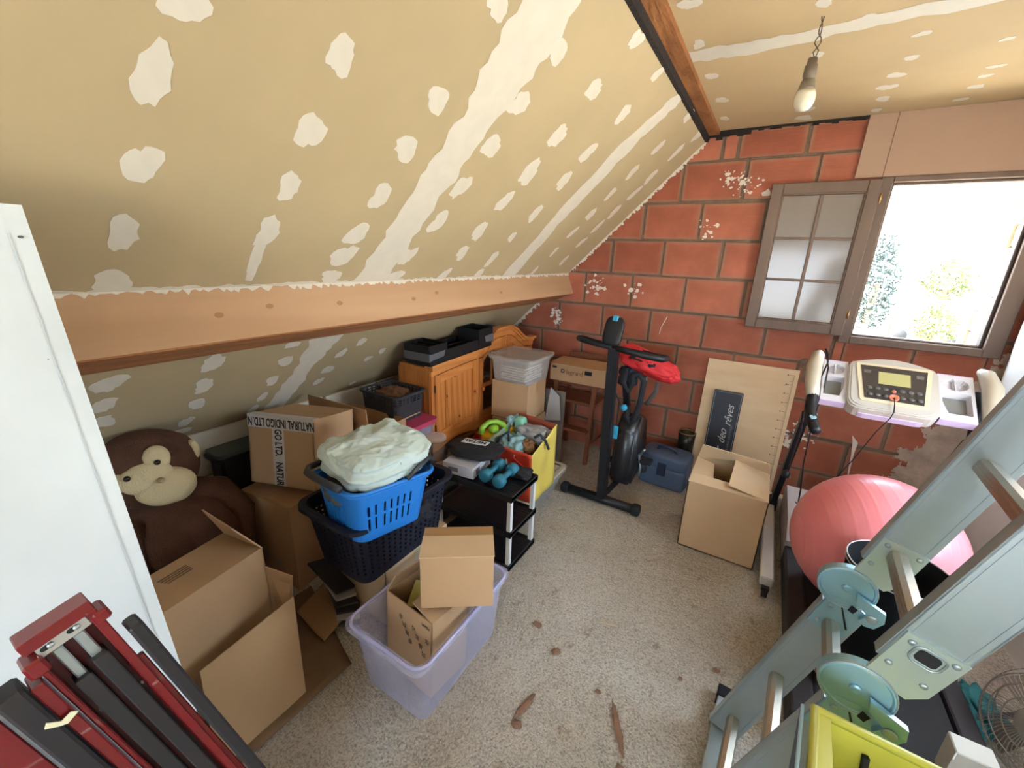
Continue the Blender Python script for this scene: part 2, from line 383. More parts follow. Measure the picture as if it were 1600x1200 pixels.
RP = [(-0.927,0.43,0.03,0.037),(-1.028,0.407,0.052,0.032),(-1.167,0.413,0.046,0.031),(-1.309,0.4,0.045,0.033),(-1.434,0.393,0.042,0.043),(-0.904,0.722,0.04,0.031),(-1.041,0.725,0.046,0.035),(-1.165,0.731,0.04,0.032),(-1.285,0.724,0.047,0.037),(-1.374,0.722,0.079,0.021),(-0.71,1.051,0.026,0.04),(-0.9,1.039,0.033,0.041),(-1.018,1.028,0.038,0.045),(-1.151,1.035,0.042,0.042),(-1.274,1.029,0.042,0.046),(-1.352,1.026,0.05,0.046),(-1.432,1.028,0.031,0.047),(-0.696,1.365,0.03,0.049),(-0.825,1.363,0.033,0.053),(-0.944,1.372,0.044,0.045),(-1.076,1.366,0.05,0.038),(-1.204,1.378,0.049,0.043),(-1.346,1.344,0.048,0.037),(-1.439,1.355,0.038,0.042),(-0.7,1.69,0.036,0.043),(-0.694,2.027,0.038,0.053),(-0.842,1.699,0.052,0.041),(-0.973,1.707,0.063,0.047),(-1.089,1.696,0.049,0.042),(-1.219,1.687,0.054,0.041),(-1.323,1.69,0.045,0.035),(-1.44,1.686,0.045,0.035),(-0.841,2.015,0.045,0.055),(-0.955,2.02,0.05,0.052),(-1.109,2.024,0.052,0.044),(-1.228,1.998,0.032,0.033),(-1.351,1.99,0.05,0.041),(-1.438,1.99,0.045,0.037),(-0.546,2.665,0.036,0.06),(-0.69,2.674,0.04,0.055),(-0.816,2.653,0.046,0.061),(-0.933,2.647,0.042,0.055),(-1.051,2.651,0.049,0.059),(-1.163,2.646,0.045,0.046),(-1.289,2.65,0.039,0.039),(-1.435,2.634,0.047,0.042),(-0.555,3.041,0.041,0.058),(-0.653,2.983,0.05,0.06),(-0.789,2.972,0.054,0.061),(-0.887,2.977,0.053,0.061),(-1.005,2.962,0.056,0.059),(-1.104,2.935,0.051,0.05),(-1.216,2.928,0.049,0.047),(-1.349,2.944,0.053,0.04),(-0.56,1.702,0.029,0.037),(-0.56,2.017,0.029,0.038),(-1.794,0.422,0.07,0.039),(-1.895,0.415,0.065,0.034),(-1.981,0.423,0.062,0.032),(-1.781,0.726,0.073,0.039),(-1.902,0.726,0.078,0.032),(-2.009,0.731,0.065,0.03),(-2.117,0.714,0.061,0.024),(-2.18,0.708,0.029,0.048),(-1.849,1.045,0.059,0.033),(-1.969,1.036,0.06,0.027),(-2.077,1.035,0.06,0.021),(-2.166,1.022,0.058,0.022),(-1.751,1.031,0.042,0.029),(-1.98,1.345,0.062,0.031),(-2.067,1.338,0.055,0.023),(-2.178,1.642,0.024,0.024),(-1.873,1.361,0.053,0.027),(-1.815,1.45,0.047,0.029),(-1.966,1.607,0.042,0.023),(-1.924,1.68,0.042,0.022)]
RP += [(x, y, .045, .045) for y in (-.6, -.27, .08) for x in (-.6, -.75, -.9, -1.05, -1.2, -1.35)]
for k, (x, y, hu, hv) in enumerate(RP):
    hv *= .66 if y > 2.5 else (.8 if y > 1.9 else 1)
    hu *= .68 if x < -1.7 else 1.12
    if x < -1.7: hv *= 1.15
    c = Vector((x, y, rz(x))); bm = B(); bquad(bm, blobpoly(c, RU, Vector((0, 1, 0)), hu, hv, RN, k), .0014)
    link('filler_patch', bm, FILL, roof)
def band(name, L, Rr, kind, parent, seed, U=None):
    """ragged joint-compound band between two polylines given as (x, y)"""
    rnd = random.Random(seed)
    def dens(P, j):
        out = []
        for a, b_ in zip(P, P[1:]):
            n = 6
            for i in range(n): t = i/n; out.append((a[0]+(b_[0]-a[0])*t, a[1]+(b_[1]-a[1])*t+rnd.uniform(-j, j)))
        out.append(P[-1]); return out
    A, C = dens(L, .012), dens(Rr, .014); bm = B()
    def P(q, lift):
        return (Vector((q[0], q[1], rz(q[0])))+RN*lift) if kind == 'roof' else Vector((q[0], q[1], ZC-lift))
    n = max(len(A), len(C)); A = [A[min(len(A)-1, round(i*(len(A)-1)/(n-1)))] for i in range(n)]; C = [C[min(len(C)-1, round(i*(len(C)-1)/(n-1)))] for i in range(n)]
    va = [bm.verts.new(P(q, .001)) for q in A]; vc = [bm.verts.new(P(q, .001)) for q in C]
    vm = [bm.verts.new(P(((p[0]+q[0])/2, (p[1]+q[1])/2), .003)) for p, q in zip(A, C)]
    for i in range(n-1):
        for f in ((va[i], va[i+1], vm[i+1], vm[i]), (vm[i], vm[i+1], vc[i+1], vc[i])):
            bm.faces.new(f)
    bmesh.ops.remove_doubles(bm, verts=bm.verts, dist=1e-5)
    return link(name, bm, FILL, parent)
band('joint_band', [(-.55, 1.10), (-.678, 1.112), (-.792, 1.121), (-.906, 1.157), (-1.035, 1.151), (-1.141, 1.16), (-1.275, 1.155), (-1.455, 1.14)], [(-.55, 1.315), (-.608, 1.308), (-.704, 1.341), (-.798, 1.328), (-.915, 1.301), (-1.027, 1.312), (-1.136, 1.295), (-1.293, 1.305), (-1.455, 1.317)], 'roof', roof, 1)
band('joint_band', [(-.53, 2.33), (-.634, 2.287), (-.781, 2.23), (-.978, 2.23), (-1.161, 2.243), (-1.455, 2.269)], [(-.53, 2.43), (-.604, 2.41), (-.707, 2.375), (-.928, 2.379), (-1.134, 2.362), (-1.455, 2.414)], 'roof', roof, 2)
band('joint_band', [(-1.62, 1.13), (-1.746, 1.117), (-1.954, 1.125), (-2.078, 1.1), (-2.269, 1.086)], [(-1.62, 1.29), (-1.759, 1.275), (-1.879, 1.24), (-2.097, 1.221), (-2.268, 1.203)], 'roof', roof, 3)
band('joint_band', [(-.55, 0.02), (-1.455, .0)], [(-.55, .16), (-1.455, .15)], 'roof', roof, 5)
# ragged filler along the purlin and along the gable
rnd = random.Random(3)
def strip(name, P0, P1, U, N, w0, w1, n, parent, mt=FILL, th=.002):
    bm = B(); va, vb, vc = [], [], []
    for i in range(n+1):
        c = Vector(P0).lerp(Vector(P1), i/n); ww = rnd.uniform(w0, w1)
        va.append(bm.verts.new(c+Vector(N)*th)); vb.append(bm.verts.new(c+Vector(U)*ww+Vector(N)*th*.6)); vc.append(bm.verts.new(c+Vector(U)*ww))
    for i in range(n):
        bm.faces.new((va[i], va[i+1], vb[i+1], vb[i])); bm.faces.new((vb[i], vb[i+1], vc[i+1], vc[i]))
    return link(name, bm, mt, parent)
strip('edge_filler', (-1.462, -.2, rz(-1.462)), (-1.462, Y1, rz(-1.462)), RU, RN, .006, .02, 160, roof)
xa, xb = -.53, -1.46
strip('edge_filler', (xa, Y1-.0035, rz(xa)), (-1.42, Y1-.0035, rz(-1.42)), -RU.cross(Vector((0, 1, 0))) if RU.cross(Vector((0, 1, 0))).z > 0 else RU.cross(Vector((0, 1, 0))), (0, -1, 0), .004, .026, 150, roof)
strip('edge_filler', (-1.63, Y1-.0035, rz(-1.63)), (-2.1, Y1-.0035, rz(-2.1)), -RU.cross(Vector((0, 1, 0))) if RU.cross(Vector((0, 1, 0))).z > 0 else RU.cross(Vector((0, 1, 0))), (0, -1, 0), .004, .04, 60, roof)
strip('edge_filler', (xa, Y1-.002, rz(xa)), (xb, Y1-.002, rz(xb)), (0, -1, 0), RN, .003, .014, 110, roof)
# right part: flat ceiling
ce = st(box('ceiling', (-.46, XR), (Y0, Y1+.12), (ZC, ZC+.03), DRYG))
CP = [(-0.401,1.722,0.029,0.031),(-0.413,2.02,0.018,0.038),(-0.406,2.356,0.021,0.037),(-0.396,2.69,0.027,0.039),(-0.413,3.015,0.02,0.037),(-0.022,1.909,0.021,0.027),(-0.011,2.32,0.021,0.03),(-0.024,2.722,0.023,0.035),(-0.031,2.86,0.033,0.039),(-0.017,3.026,0.035,0.044),(-0.015,3.181,0.037,0.043),(0.313,2.505,0.023,0.023),(0.299,2.286,0.022,0.021),(0.298,2.681,0.028,0.031),(0.293,2.829,0.032,0.036),(0.307,2.998,0.027,0.036),(0.309,3.186,0.021,0.028),(0.625,2.742,0.024,0.02),(0.624,2.846,0.023,0.02),(0.634,2.983,0.027,0.025),(0.632,3.16,0.025,0.022),(0.12,2.069,0.017,0.02),(0.568,2.462,0.018,0.016)]
for k, (x, y, hu, hv) in enumerate(CP):
    bm = B(); bquad(bm, blobpoly(Vector((x, y, ZC)), Vector((1, 0, 0)), Vector((0, 1, 0)), hu*1.2, hv, Vector((0, 0, -1)), 100+k), .0014); link('filler_patch', bm, FILL, ce)
band('joint_band', [(-.458, 2.065), (-.287, 2.077), (-.059, 2.085), (.184, 2.059), (.6, 2.05), (1.2, 2.05)], [(-.458, 2.168), (-.295, 2.192), (-.056, 2.175), (.197, 2.15), (.6, 2.15), (1.2, 2.15)], 'flat', ce, 6)
# ridge lath; a solid dark strip stands in for the shaded gap beside it
RL = st(box('trim_1', (-.522, -.461), (Y0, Y1-.002), (2.388, 2.43), mat('ridge_lath', (170, 112, 64), .9, col2=(128, 78, 40), var=.1, vscale=16, stretch=(1, .3, 1), bump=1, bscale=50)))
st(box('gap_shade_strip', (-.56, -.522), (Y0, Y1+.12), (2.352, 2.44), DARKG))
bm = B()
for i in range(26):
    x0 = -.46+i*.031; bbox(bm, (x0, x0+.031), (Y1-.012-rnd.uniform(0, .004), Y1), (ZC-rnd.uniform(.006, .022), ZC))
for i in range(7): bbox(bm, (-.56+i*.04, -.56+(i+1)*.04), (Y1-.012, Y1), (2.372+rnd.uniform(-.015, .02), 2.40))
st(link('crack_shade_strip', bm, DARKG))  # dark boxes standing in for the shade of the crack under the ceiling
# purlin
bu, bv = Vector((-.93, 0, -.37)).normalized(), Vector((-.37, 0, .93)).normalized(); b0 = Vector((-1.395, 0, 1.309))
pur = thing('roof_purlin', 'long planed timber purlin under the sloping drywall', 'beam', (-1.5, 1, 1.3))
def at(y, s, t): return b0+bu*s+bv*t+Vector((0, y, 0))
bm = B()
bprism(bm, [(p.x, p.z) for p in (at(0, .004, 0), at(0, .004, .26), at(0, .2, .26), at(0, .2, 0))], 'y', Y0, Y1-.001)
link('core', bm, RAWW, pur)
bm = B(); n = 60
BEAMM = mat('pale_timber_face', (194, 158, 124), .75, col2=(172, 134, 100), var=.1, vscale=5, stretch=(1, .12, 1), bump=.2, bscale=30)
bprism(bm, [(p.x, p.z) for p in (at(0, -.002, .004), at(0, -.002, .172), at(0, .006, .172), at(0, .006, .004))], 'y', Y0, Y1-.001)
link('face_side', bm, BEAMM, pur)
strip('filler_smear', at(-.2, -.003, .170), at(Y1, -.003, .170), -bv, -bu, .001, .020, 330, pur)
for y, t in ((.62, .085), (.78, .1), (1.05, .09), (1.45, .08), (1.62, .1), (2.2, .07)):
    bm = B(); bquad(bm, [at(y, -.0025, t)+Vector((0, math.cos(a)*.013, 0))+bv*math.sin(a)*.009 for a in [i*math.pi/5 for i in range(10)]], .001); link('knot', bm, mat('knot', (164, 122, 88), .8), pur)
# knee wall of white blocks
kw = st(box('wall_left', (-2.34, -2.235), (Y0, Y1), (0, .72), MORT))
FOAM = mat('white_foam_block', (222, 214, 200), .8, var=.08, vscale=10, bump=.5, bscale=60)
y = -.85; k = 0
for zc_, h in ((.0, .24), (.245, .24), (.49, .235)):
    y = -.9+(.2 if k % 2 else 0); k += 1
    while y < Y1-.01:
        y2 = min(y+.40+rnd.uniform(-.02, .02), Y1-.002)
        if y2-y > .06: box('block', (-2.27, -2.215+rnd.uniform(-.004, .012)), (y+.006, y2-.004), (zc_+.004, zc_+h), FOAM, kw, bev=.004)
        y = y2
# gable wall: mortar core with window opening, clipped under the roof, clay blocks as parts
WX0, WX1, WZ0, WZ1 = .465, 1.095, 1.165, 2.075
st(box('light_seal_cap', (-.7, XR+.2), (Y0, Y1+.16), (ZC+.035, ZC+.06), MORT))  # unseen cap added above the ceiling to stop light leaking in
gw = B()
for x, z in (((-2.33, WX0), (-.05, ZC+.03)), ((WX1, XR+.25), (-.05, ZC+.03)), ((WX0, WX1), (-.05, WZ0)), ((WX0, WX1), (WZ1, ZC+.03))): bbox(gw, x, (Y1+.009, Y1+.16), z)
bmesh.ops.bisect_plane(gw, geom=gw.verts[:]+gw.edges[:]+gw.faces[:], plane_co=(-.525, 0, rz(-.525)+.03), plane_no=-RN, clear_outer=True)
gab = st(link('wall_back', gw, MORT))
rows = {0: .03, 1: .117, 2: -.112, 3: -.326, 4: -.145, 5: .025, 6: -.13, 7: .021, 8: -.142, 9: .04}
ZJ0 = HC+.643724425
cuts = {}
def clip(bm, co, no):
    bmesh.ops.bisect_plane(bm, geom=bm.verts[:]+bm.edges[:]+bm.faces[:], plane_co=co, plane_no=no, clear_outer=True)
    es = [e for e in bm.edges if e.is_boundary]
    if es: bmesh.ops.holes_fill(bm, edges=es)
for r in range(10):
    zt = ZJ0-.25*(r-1); zb = zt-.25
    if r == 0: zt = ZC
    x = rows[r]-.384*7
    bounds = [x+.384*i for i in range(14)]
    if r == 0: bounds = [b_ for b_ in bounds if not -.5 < b_ < -.2]+[-.43, -.335]; bounds.sort()
    for a, b_ in zip(bounds, bounds[1:]):
        a2, b2 = a+.008+rnd.uniform(-.003, .004), b_-.0085+rnd.uniform(-.004, .003)
        z1, z0 = zt-.008+rnd.uniform(-.003, .003), zb+.008+rnd.uniform(-.003, .004)
        b2 = min(b2, XR-.002); z0 = max(z0, 0)
        if a2 > XR-.02 or b2 < -2.2 or z1-z0 < .02: continue
        segs = [(a2, b2)]
        if z1 > WZ0-.02 and z0 < WZ1+.02:
            if z0 < WZ0-.02: z1c = WZ0-.02
            segs = []
            if a2 < WX0-.005: segs.append((a2, min(b2, WX0-.005)))
            if b2 > WX1+.005: segs.append((max(a2, WX1+.005), b2))
            if z0 < WZ0-.03 and min(b2, WX1)-max(a2, WX0) > .03: segs.append(('low', max(a2, WX0), min(b2, WX1)))
            if z1 > WZ1+.03 and min(b2, WX1)-max(a2, WX0) > .03: segs.append(('high', max(a2, WX0), min(b2, WX1)))
        for s in segs:
            zz0, zz1 = z0, z1
            if s[0] == 'low': zz1 = WZ0-.01; s = s[1:]
            elif s[0] == 'high': zz0 = WZ1+.01; s = s[1:]
            if s[1]-s[0] < .03: continue
            if rz(s[1])-.005 < zz0: continue
            bm = B(); dy = rnd.uniform(-.0015, .0015)
            bbox(bm, s, (Y1+dy, Y1+.011), (zz0, zz1), bev=.0025)
            if rz(s[0]) < zz1: clip(bm, (-1.43375, 0, 1.4925-.006), -RN)
            if len(bm.faces) < 4: bm.free(); continue
            link('brick', bm, BRICK, gab)
# white splashes and mortar smears on the gable
def splash(x, z, s, n, seed, m=SPLAT, sy=1.0, par=gab):
    r_ = random.Random(seed); bm = B()
    for i in range(n):
        cx, cz = x+r_.gauss(0, s), z+r_.gauss(0, s*sy); q = abs(r_.gauss(0, .006))+.003
        yo = r_.uniform(0, .002)
        bquad(bm, [Vector((cx+math.cos(t)*q*r_.uniform(.6, 1.5), Y1-.0025-yo, cz+math.sin(t)*q*r_.uniform(.5, 1.2))) for t in [j*math.pi/4 for j in range(8)]][::-1], .001)
    link('splash', bm, m, par)['kind'] = 'stuff'
splash(-.37, 2.13, .022, 26, 1); splash(-.28, 2.14, .02, 14, 2); splash(-.25, 2.08, .06, 26, 3, sy=.4)
splash(-1.2, 1.37, .045, 40, 4); splash(-.9, 1.38, .03, 14, 5); splash(-.42, 1.82, .03, 16, 6); splash(-1.54, 1.12, .03, 24, 7); splash(-1.52, 1.07, .02, 18, 8)
splash(.36, .55, .05, 26, 9); splash(.36, .46, .08, 20, 10, sy=.2); splash(.30, .43, .03, 30, 11)
for pts, wds in ([((.632, .555), (.655, .515), (.657, .47), (.66, .42), (.664, .35), (.67, .27)), (.002, .014, .010, .006, .005, .003)], [((-.62, 1.20), (-.635, 1.16), (-.655, 1.11), (-.66, 1.06)), (.002, .003, .002, .002)]):
    bm = B(); va = [bm.verts.new((x-w_, Y1-.003, z)) for (x, z), w_ in zip(pts, wds)]; vb = [bm.verts.new((x+w_, Y1-.003, z)) for (x, z), w_ in zip(pts, wds)]
    for i in range(len(pts)-1): bm.faces.new((va[i], vb[i], vb[i+1], va[i+1]))
    o = link('drip', bm, SPLAT, gab); md = o.modifiers.new('t', 'SOLIDIFY'); md.thickness = .002
# rough mortar smeared over the corner beside the window and below it
def rough_patch(poly, y, seed, m, parent, name='mortar_smear', amp=.01):
    bm = B(); vs = []
    xs = [p[0] for p in poly]; zs = [p[1] for p in poly]; nx, nz = 60, 170
    def inside(x, z):
        c = False; j = len(poly)-1
        for i in range(len(poly)):
            if (poly[i][1] > z) != (poly[j][1] > z) and x < (poly[j][0]-poly[i][0])*(z-poly[i][1])/(poly[j][1]-poly[i][1])+poly[i][0]: c = not c
            j = i
        return c
    g = {}
    for i in range(nx+1):
        for j in range(nz+1):
            x = min(xs)+(max(xs)-min(xs))*i/nx; z = min(zs)+(max(zs)-min(zs))*j/nz
            g[i, j] = bm.verts.new((x, y-amp*(.35+.6*noise.fractal(Vector((x*14, z*14, seed)), .8, 2, 4)), z))
    for i in range(nx):
        for j in range(nz):
            x = min(xs)+(max(xs)-min(xs))*(i+.5)/nx; z = min(zs)+(max(zs)-min(zs))*(j+.5)/nz
            if inside(x+.05*noise.fractal(Vector((x*16, z*16, seed+5)), .6, 2, 5), z+.05*noise.fractal(Vector((x*16, z*16, seed+9)), .6, 2, 5)): bm.faces.new((g[i, j], g[i, j+1], g[i+1, j+1], g[i+1, j]))
    bmesh.ops.delete(bm, geom=[v for v in bm.verts if not v.link_faces], context='VERTS')
    return link(name, bm, m, parent, True)
rough_patch([(1.03, .0), (1.2, .0), (1.2, 1.2), (1.13, 1.15), (1.08, .98), (1.0, .85), (1.04, .78), (.93, .68), (.99, .60), (.86, .5), (.9, .42), (.82, .3), (.86, .2), (.8, .05)], Y1-.001, 2, ROUGHM, gab)
rough_patch([(.30, .84), (.36, .88), (.55, .86), (.72, .87), (.70, .83), (.5, .82), (.34, .80)], Y1-.001, 6, MORT, gab)
rough_patch([(.26, 1.0), (.36, 1.02), (.37, .93), (.33, .86), (.27, .9)], Y1-.001, 8, MORT, gab)
# right wall (plaster) with an opening beside the camera, back wall with an opening
rw = B()
for y, z in (((Y0, 1.3), (0, ZC)), ((2.3, Y1+.16), (0, ZC)), ((1.3, 2.3), (0, .8)), ((1.3, 2.3), (1.75, ZC))): bbox(rw, (XR, XR+.2), y, z)
rwo = st(link('wall_right', rw, PLAS))
bw = B()
for x, z in (((-2.3, -.35), (0, ZC)), ((.95, XR+.2), (0, ZC)), ((-.35, .95), (0, .75)), ((-.35, .95), (1.85, ZC))): bbox(bw, x, (Y0-.15, Y0), z)
st(link('wall_front', bw, PLAS))
# bowed plaster edge at the right corner
bm = B(); prof = []
for i in range(9):
    a = R(90*i/8); prof.append((XR-.075*math.cos(a)*1.0+.0, Y1-.34+.3*math.sin(a)))
ring = None
for j in range(26):
    z = .0+j*ZC/25; row = []
    for i, (px, py) in enumerate([(XR-.001, Y1-1.1), (XR-.02, Y1-.8)]+[(XR-.05-.035*math.sin(R(180*i/8)), Y1-.55+.06*i) for i in range(9)]):
        row.append(bm.verts.new((px+.012*noise.noise(Vector((py*6, z*6, 3))), min(py, Y1-.002), z)))
    if ring:
        for i in range(len(row)-1): bm.faces.new((ring[i], ring[i+1], row[i+1], row[i]))
    ring = row
o = link('render_coat', bm, PLAS, rwo, True)
hole = blob('bare_patch', (XR-.055, 2.62, .17), (.006, .05, .07), mat('bare_spot', (170, 120, 90), .9), rwo, amp=.5, sub=3)
hole = blob('bare_patch', (XR-.058, 2.60, .15), (.006, .028, .05), SPLAT, rwo, amp=.5, sub=3)
# boards above the window
st(box('trim_4', (.298, XR), (Y1-.022, Y1-.002), (2.09, ZC-.002), BOARD))
bm = B(); bbox(bm, (.42, .424), (Y1-.0235, Y1-.021), (2.09, ZC-.002)); st(link('trim_5', bm, mat('board_seam', (120, 92, 76), .9)))
# window frame
win = st(thing('window_1', None, None, (.78, Y1, 1.165)))
fy = (Y1-.03, Y1+.05)
def member(x, z, y=fy, m=WFR, n='frame_member'): return box(n, x, y, z, m, win, bev=.004)
member((.418, .475), (1.15, 2.09)); member((1.06, 1.135), (1.15, 2.09)); member((.475, 1.06), (2.06, 2.09)); member((.475, 1.06), (1.15, 1.195))
member((.475, .487), (1.195, 2.06), (Y1+.0, Y1+.05)); member((1.045, 1.06), (1.195, 2.06), (Y1-.0, Y1+.05), mat('window_rebate', (60, 46, 40), .7)); member((.487, 1.045), (2.045, 2.06), (Y1, Y1+.05))
member((.487, 1.045), (1.195, 1.207), (Y1, Y1+.05))
# opened sash lying against the wall
SX0, SX1, SZ0, SZ1 = -.105, .428, 1.193, 2.075; SY = (Y1-.062, Y1-.02)
sash = thing('sash', None, None, (.42, Y1-.03, 1.193)); sash.parent = win; sash.location = Vector((.42, Y1-.03, 1.193))-Vector(win.location)
bm = B()
for x, z in (((SX0, SX0+.062), (SZ0, SZ1)), ((SX1-.062, SX1), (SZ0, SZ1)), ((SX0+.062, SX1-.062), (SZ0, SZ0+.062)), ((SX0+.062, SX1-.062), (SZ1-.062, SZ1))): bbox(bm, x, SY, z, bev=.004)
for x, z in (((SX0+.05, SX0+.07), (SZ0+.05, SZ1-.05)), ((SX1-.07, SX1-.05), (SZ0+.05, SZ1-.05)), ((SX0+.05, SX1-.05), (SZ0+.05, SZ0+.07)), ((SX0+.05, SX1-.05), (SZ1-.07, SZ1-.05))): bbox(bm, x, (SY[0]+.008, SY[0]+.02), z, bev=.003)
link('sash_frame', bm, WFR, sash)
gx = [SX0+.07, (SX0+SX1)/2, SX1-.07]; gz = [SZ0+.07+(SZ1-SZ0-.14)*i/3 for i in range(4)]
box('glazing_bar', (gx[1]-.009, gx[1]+.009), (SY[0]+.004, SY[0]+.026), (gz[0], gz[3]), WFR, sash, bev=.003)
for z in gz[1:3]: box('glazing_bar', (gx[0], gx[2]), (SY[0]+.006, SY[0]+.024), (z-.008, z+.008), WFR, sash, bev=.003)
for i in range(2):
    for j in range(3): box('pane', (gx[i]+.002, gx[i+1]-.002), (SY[0]+.014, SY[0]+.017), (gz[j]+.003, gz[j+1]-.003), GREYG, sash)
for z in (1.3, 1.95): tube('hinge', [(SX1+.004, SY[0]-.002, z), (SX1+.004, SY[0]-.002, z+.05)], .005, mat('brass', (190, 150, 90), .4, metal=.8), sash)
# stone reveal outside the window
rev = st(thing('wall_outer', None, None, (1.2, Y1+.3, 1.1))); rev.name = 'trim_6'
STONE = mat('pale_stone', (214, 200, 178), .9, var=.15, vscale=20, bump=.8, bscale=40)
z = 1.14; k = 0
while z < 2.2:
    h = rnd.uniform(.07, .13); yy = Y1+.052
    while yy < Y1+.36:
        l = rnd.uniform(.08, .15)
        box('stone', (1.075-rnd.uniform(0, .02), 1.3), (yy+.004, yy+l), (z+.004, z+h), STONE, rev, bev=.01); yy += l
    z += h
st(box('trim_7', (.3, 1.3), (Y1+.055, Y1+.40), (1.0, 1.14), STONE)); st(box('trim_8', (.1, 1.3), (Y1+.055, Y1+.36), (2.1, 2.3), STONE)); 
# outside
GZ = -2.6
GRN = mat('outside_ground', (206, 198, 182), .95, var=.1, vscale=.3)
bm = B(); bbox(bm, (-60, 90), (-40, 160), (GZ-.1, GZ)); st(link('ground', bm, GRN))
LEAF = mat('yellow_green_leaf', (74, 78, 20), .7); LEAFD = mat('dark_leaf', (34, 46, 40), .7)  # bush leaf is plain yellow-green, tree leaf dark green
def foliage(name, label, c, s, n, m, q, trunk=None, group=None):
    t = thing(name, label, 'tree' if trunk else 'bush', (c[0], c[1], GZ), group); r_ = random.Random(n); bm = B()
    for i in range(n):
        d = Vector((r_.gauss(0, 1), r_.gauss(0, 1), r_.gauss(0, 1))).normalized()*r_.uniform(.3, 1)**.6
        p = Vector(c)+Vector((d.x*s[0]*(1-.35*d.z), d.y*s[0], d.z*s[1])); a = Vector((r_.gauss(0, 1), r_.gauss(0, 1), r_.gauss(0, 1))).normalized(); b_ = a.orthogonal().normalized()
        bm.faces.new([bm.verts.new(v) for v in (p-a*q, p-b_*q*.5, p+a*q, p+b_*q*.5)])
    f = link('foliage', bm, m, t); f['kind'] = 'stuff'
    tube('trunk', [(c[0], c[1], GZ), (c[0], c[1], c[2])], .02 if not trunk else trunk, mat('bark', (120, 100, 80), .9), t)
foliage('garden_bush', 'sunlit yellow-green bush seen low in the open window', (4.25, 16.6, -.0+.15), (.55, .65), 900, LEAF, .06)
foliage('conifer_tree', 'dark tall tree at the left edge of the window view', (4.55, 28, .9), (.9, 2.6), 1400, LEAFD, .12, .15)
foliage('round_tree', 'pale round tree in the distance right of the pole', (9.2, 36, 1.2), (1.3, 1.3), 700, mat('pale_leaf', (84, 86, 40), .7), .16, .15)
foliage('low_hedge', 'yellow-green low plants at the window sill line', (3.6, 17.3, -.9), (.5, .25), 400, LEAF, .06)
po = thing('utility_pole', 'thin pale pole standing outside in the window view', 'pole', (5.9, 29.5, GZ)); tube('mast', [(5.9, 29.5, GZ), (5.72, 29.5, 2.45)], .09, mat('pole_grey', (70, 64, 60), .8), po)
CARW = mat('car_body', (226, 226, 230), .3)
def car(label, x, y):
    t = thing('parked_car', label, 'car', (x, y, GZ))
    body = [(-2, .35), (-2, .8), (-1.3, .92), (-.7, 1.4), (.7, 1.42), (1.3, .95), (2, .85), (2.05, .35)]
    prism('body', [(x+a, GZ+1.1+b_-.8) for a, b_ in body], 'y', y-.85, y+.85, CARW, t)
    for sx in (-1.2, 1.25):
        o = lathe('wheel', [(.0, -.1), (.33, -.1), (.36, 0), (.33, .1), (0, .1)], (x+sx, y-.85, GZ+.36), BLKM, t, 20, Matrix.Rotation(R(90), 4, 'X'))
car('white parked car seen over the window sill', 8.55, 35)

# ================================================================== OBJECTS
V = Vector
def T(x, y, z, a=0, ax='Z'): return Matrix.Translation((x, y, z)) @ Matrix.Rotation(R(a), 4, ax)
INK = mat('ink', (30, 30, 40), .7)
# ---------------------------------------------------------------- ladder (A-frame, folded joints)
g = V((.07, 1, 0)).normalized(); foot = V((.127, 1.29, 0)); dup_ = V((.26, -.1, 1)).normalized(); wv = dup_.cross(g).normalized()   # width of the rail
if wv.x < 0: wv = -wv
lad = thing('folding_ladder', 'aluminium folding ladder with round locking hinges standing over the exercise machine', 'ladder', foot-g*.17)
GALU = mat('rung_metal', (186, 178, 166), .3, metal=.92)
HNG = mat('hinge_plate', (150, 190, 206), .4, metal=.55)
def railbox(a, b, w=.095, t=.026, hole=False):
    bm = B(); d = (b-a); L = d.length; M = frameM(a, wv, g); ez = d.normalized()
    M = Matrix(((wv.x, g.x, ez.x, a.x), (wv.y, g.y, ez.y, a.y), (wv.z, g.z, ez.z, a.z), (0, 0, 0, 1)))
    # C section: web plus two flanges
    bbox(bm, (-w/2, w/2), (-t/2, -t/2+.004), (0, L), M, .0015); bbox(bm, (-w/2, -w/2+.005), (-t/2, t/2), (0, L), M, .001); bbox(bm, (w/2-.005, w/2), (-t/2, t/2), (0, L), M, .001)
    bbox(bm, (-w/2, w/2), (t/2-.003, t/2), (0, L), M)
    bbox(bm, (-w/2+.011, -w/2+.013), (-t/2-.0012, -t/2), (0, L), M); bbox(bm, (w/2-.013, w/2-.011), (-t/2-.0012, -t/2), (0, L), M)
    return bm
def pt(z, off=0): return foot+dup_*(z/dup_.z)+g*off
W_ = .322
for off in (0, -W_):
    link('rail', railbox(pt(.05, off), pt(.735, off)), ALU, lad)
    link('rail', railbox(pt(.90, off), pt(1.60, off)), ALU, lad)
def rung(z):
    a, b = pt(z, -.012), pt(z, -W_+.012); d = (b-a).normalized(); n1 = wv; n2 = dup_
    bm = B(); pr = [(-.016, -.012), (-.006, -.018), (.012, -.018), (.018, -.008), (.018, .008), (.012, .018), (-.006, .018), (-.016, .012)]
    va = [bm.verts.new(a+n1*p+n2*q) for p, q in pr]; vb = [bm.verts.new(b+n1*p+n2*q) for p, q in pr]
    for i in range(8): bm.faces.new((va[i], va[(i+1) % 8], vb[(i+1) % 8], vb[i]))
    for s in (-.006, 0, .006):
        q = [a+n1*(-.0165)+n2*(s-.0012), a+n1*(-.0165)+n2*(s+.0012), b+n1*(-.0165)+n2*(s+.0012), b+n1*(-.0165)+n2*(s-.0012)]; bquad(bm, q, .001)
    link('rung', bm, GALU, lad)
for z in (.13, .405, .68, .945, 1.215, 1.49): rung(z)
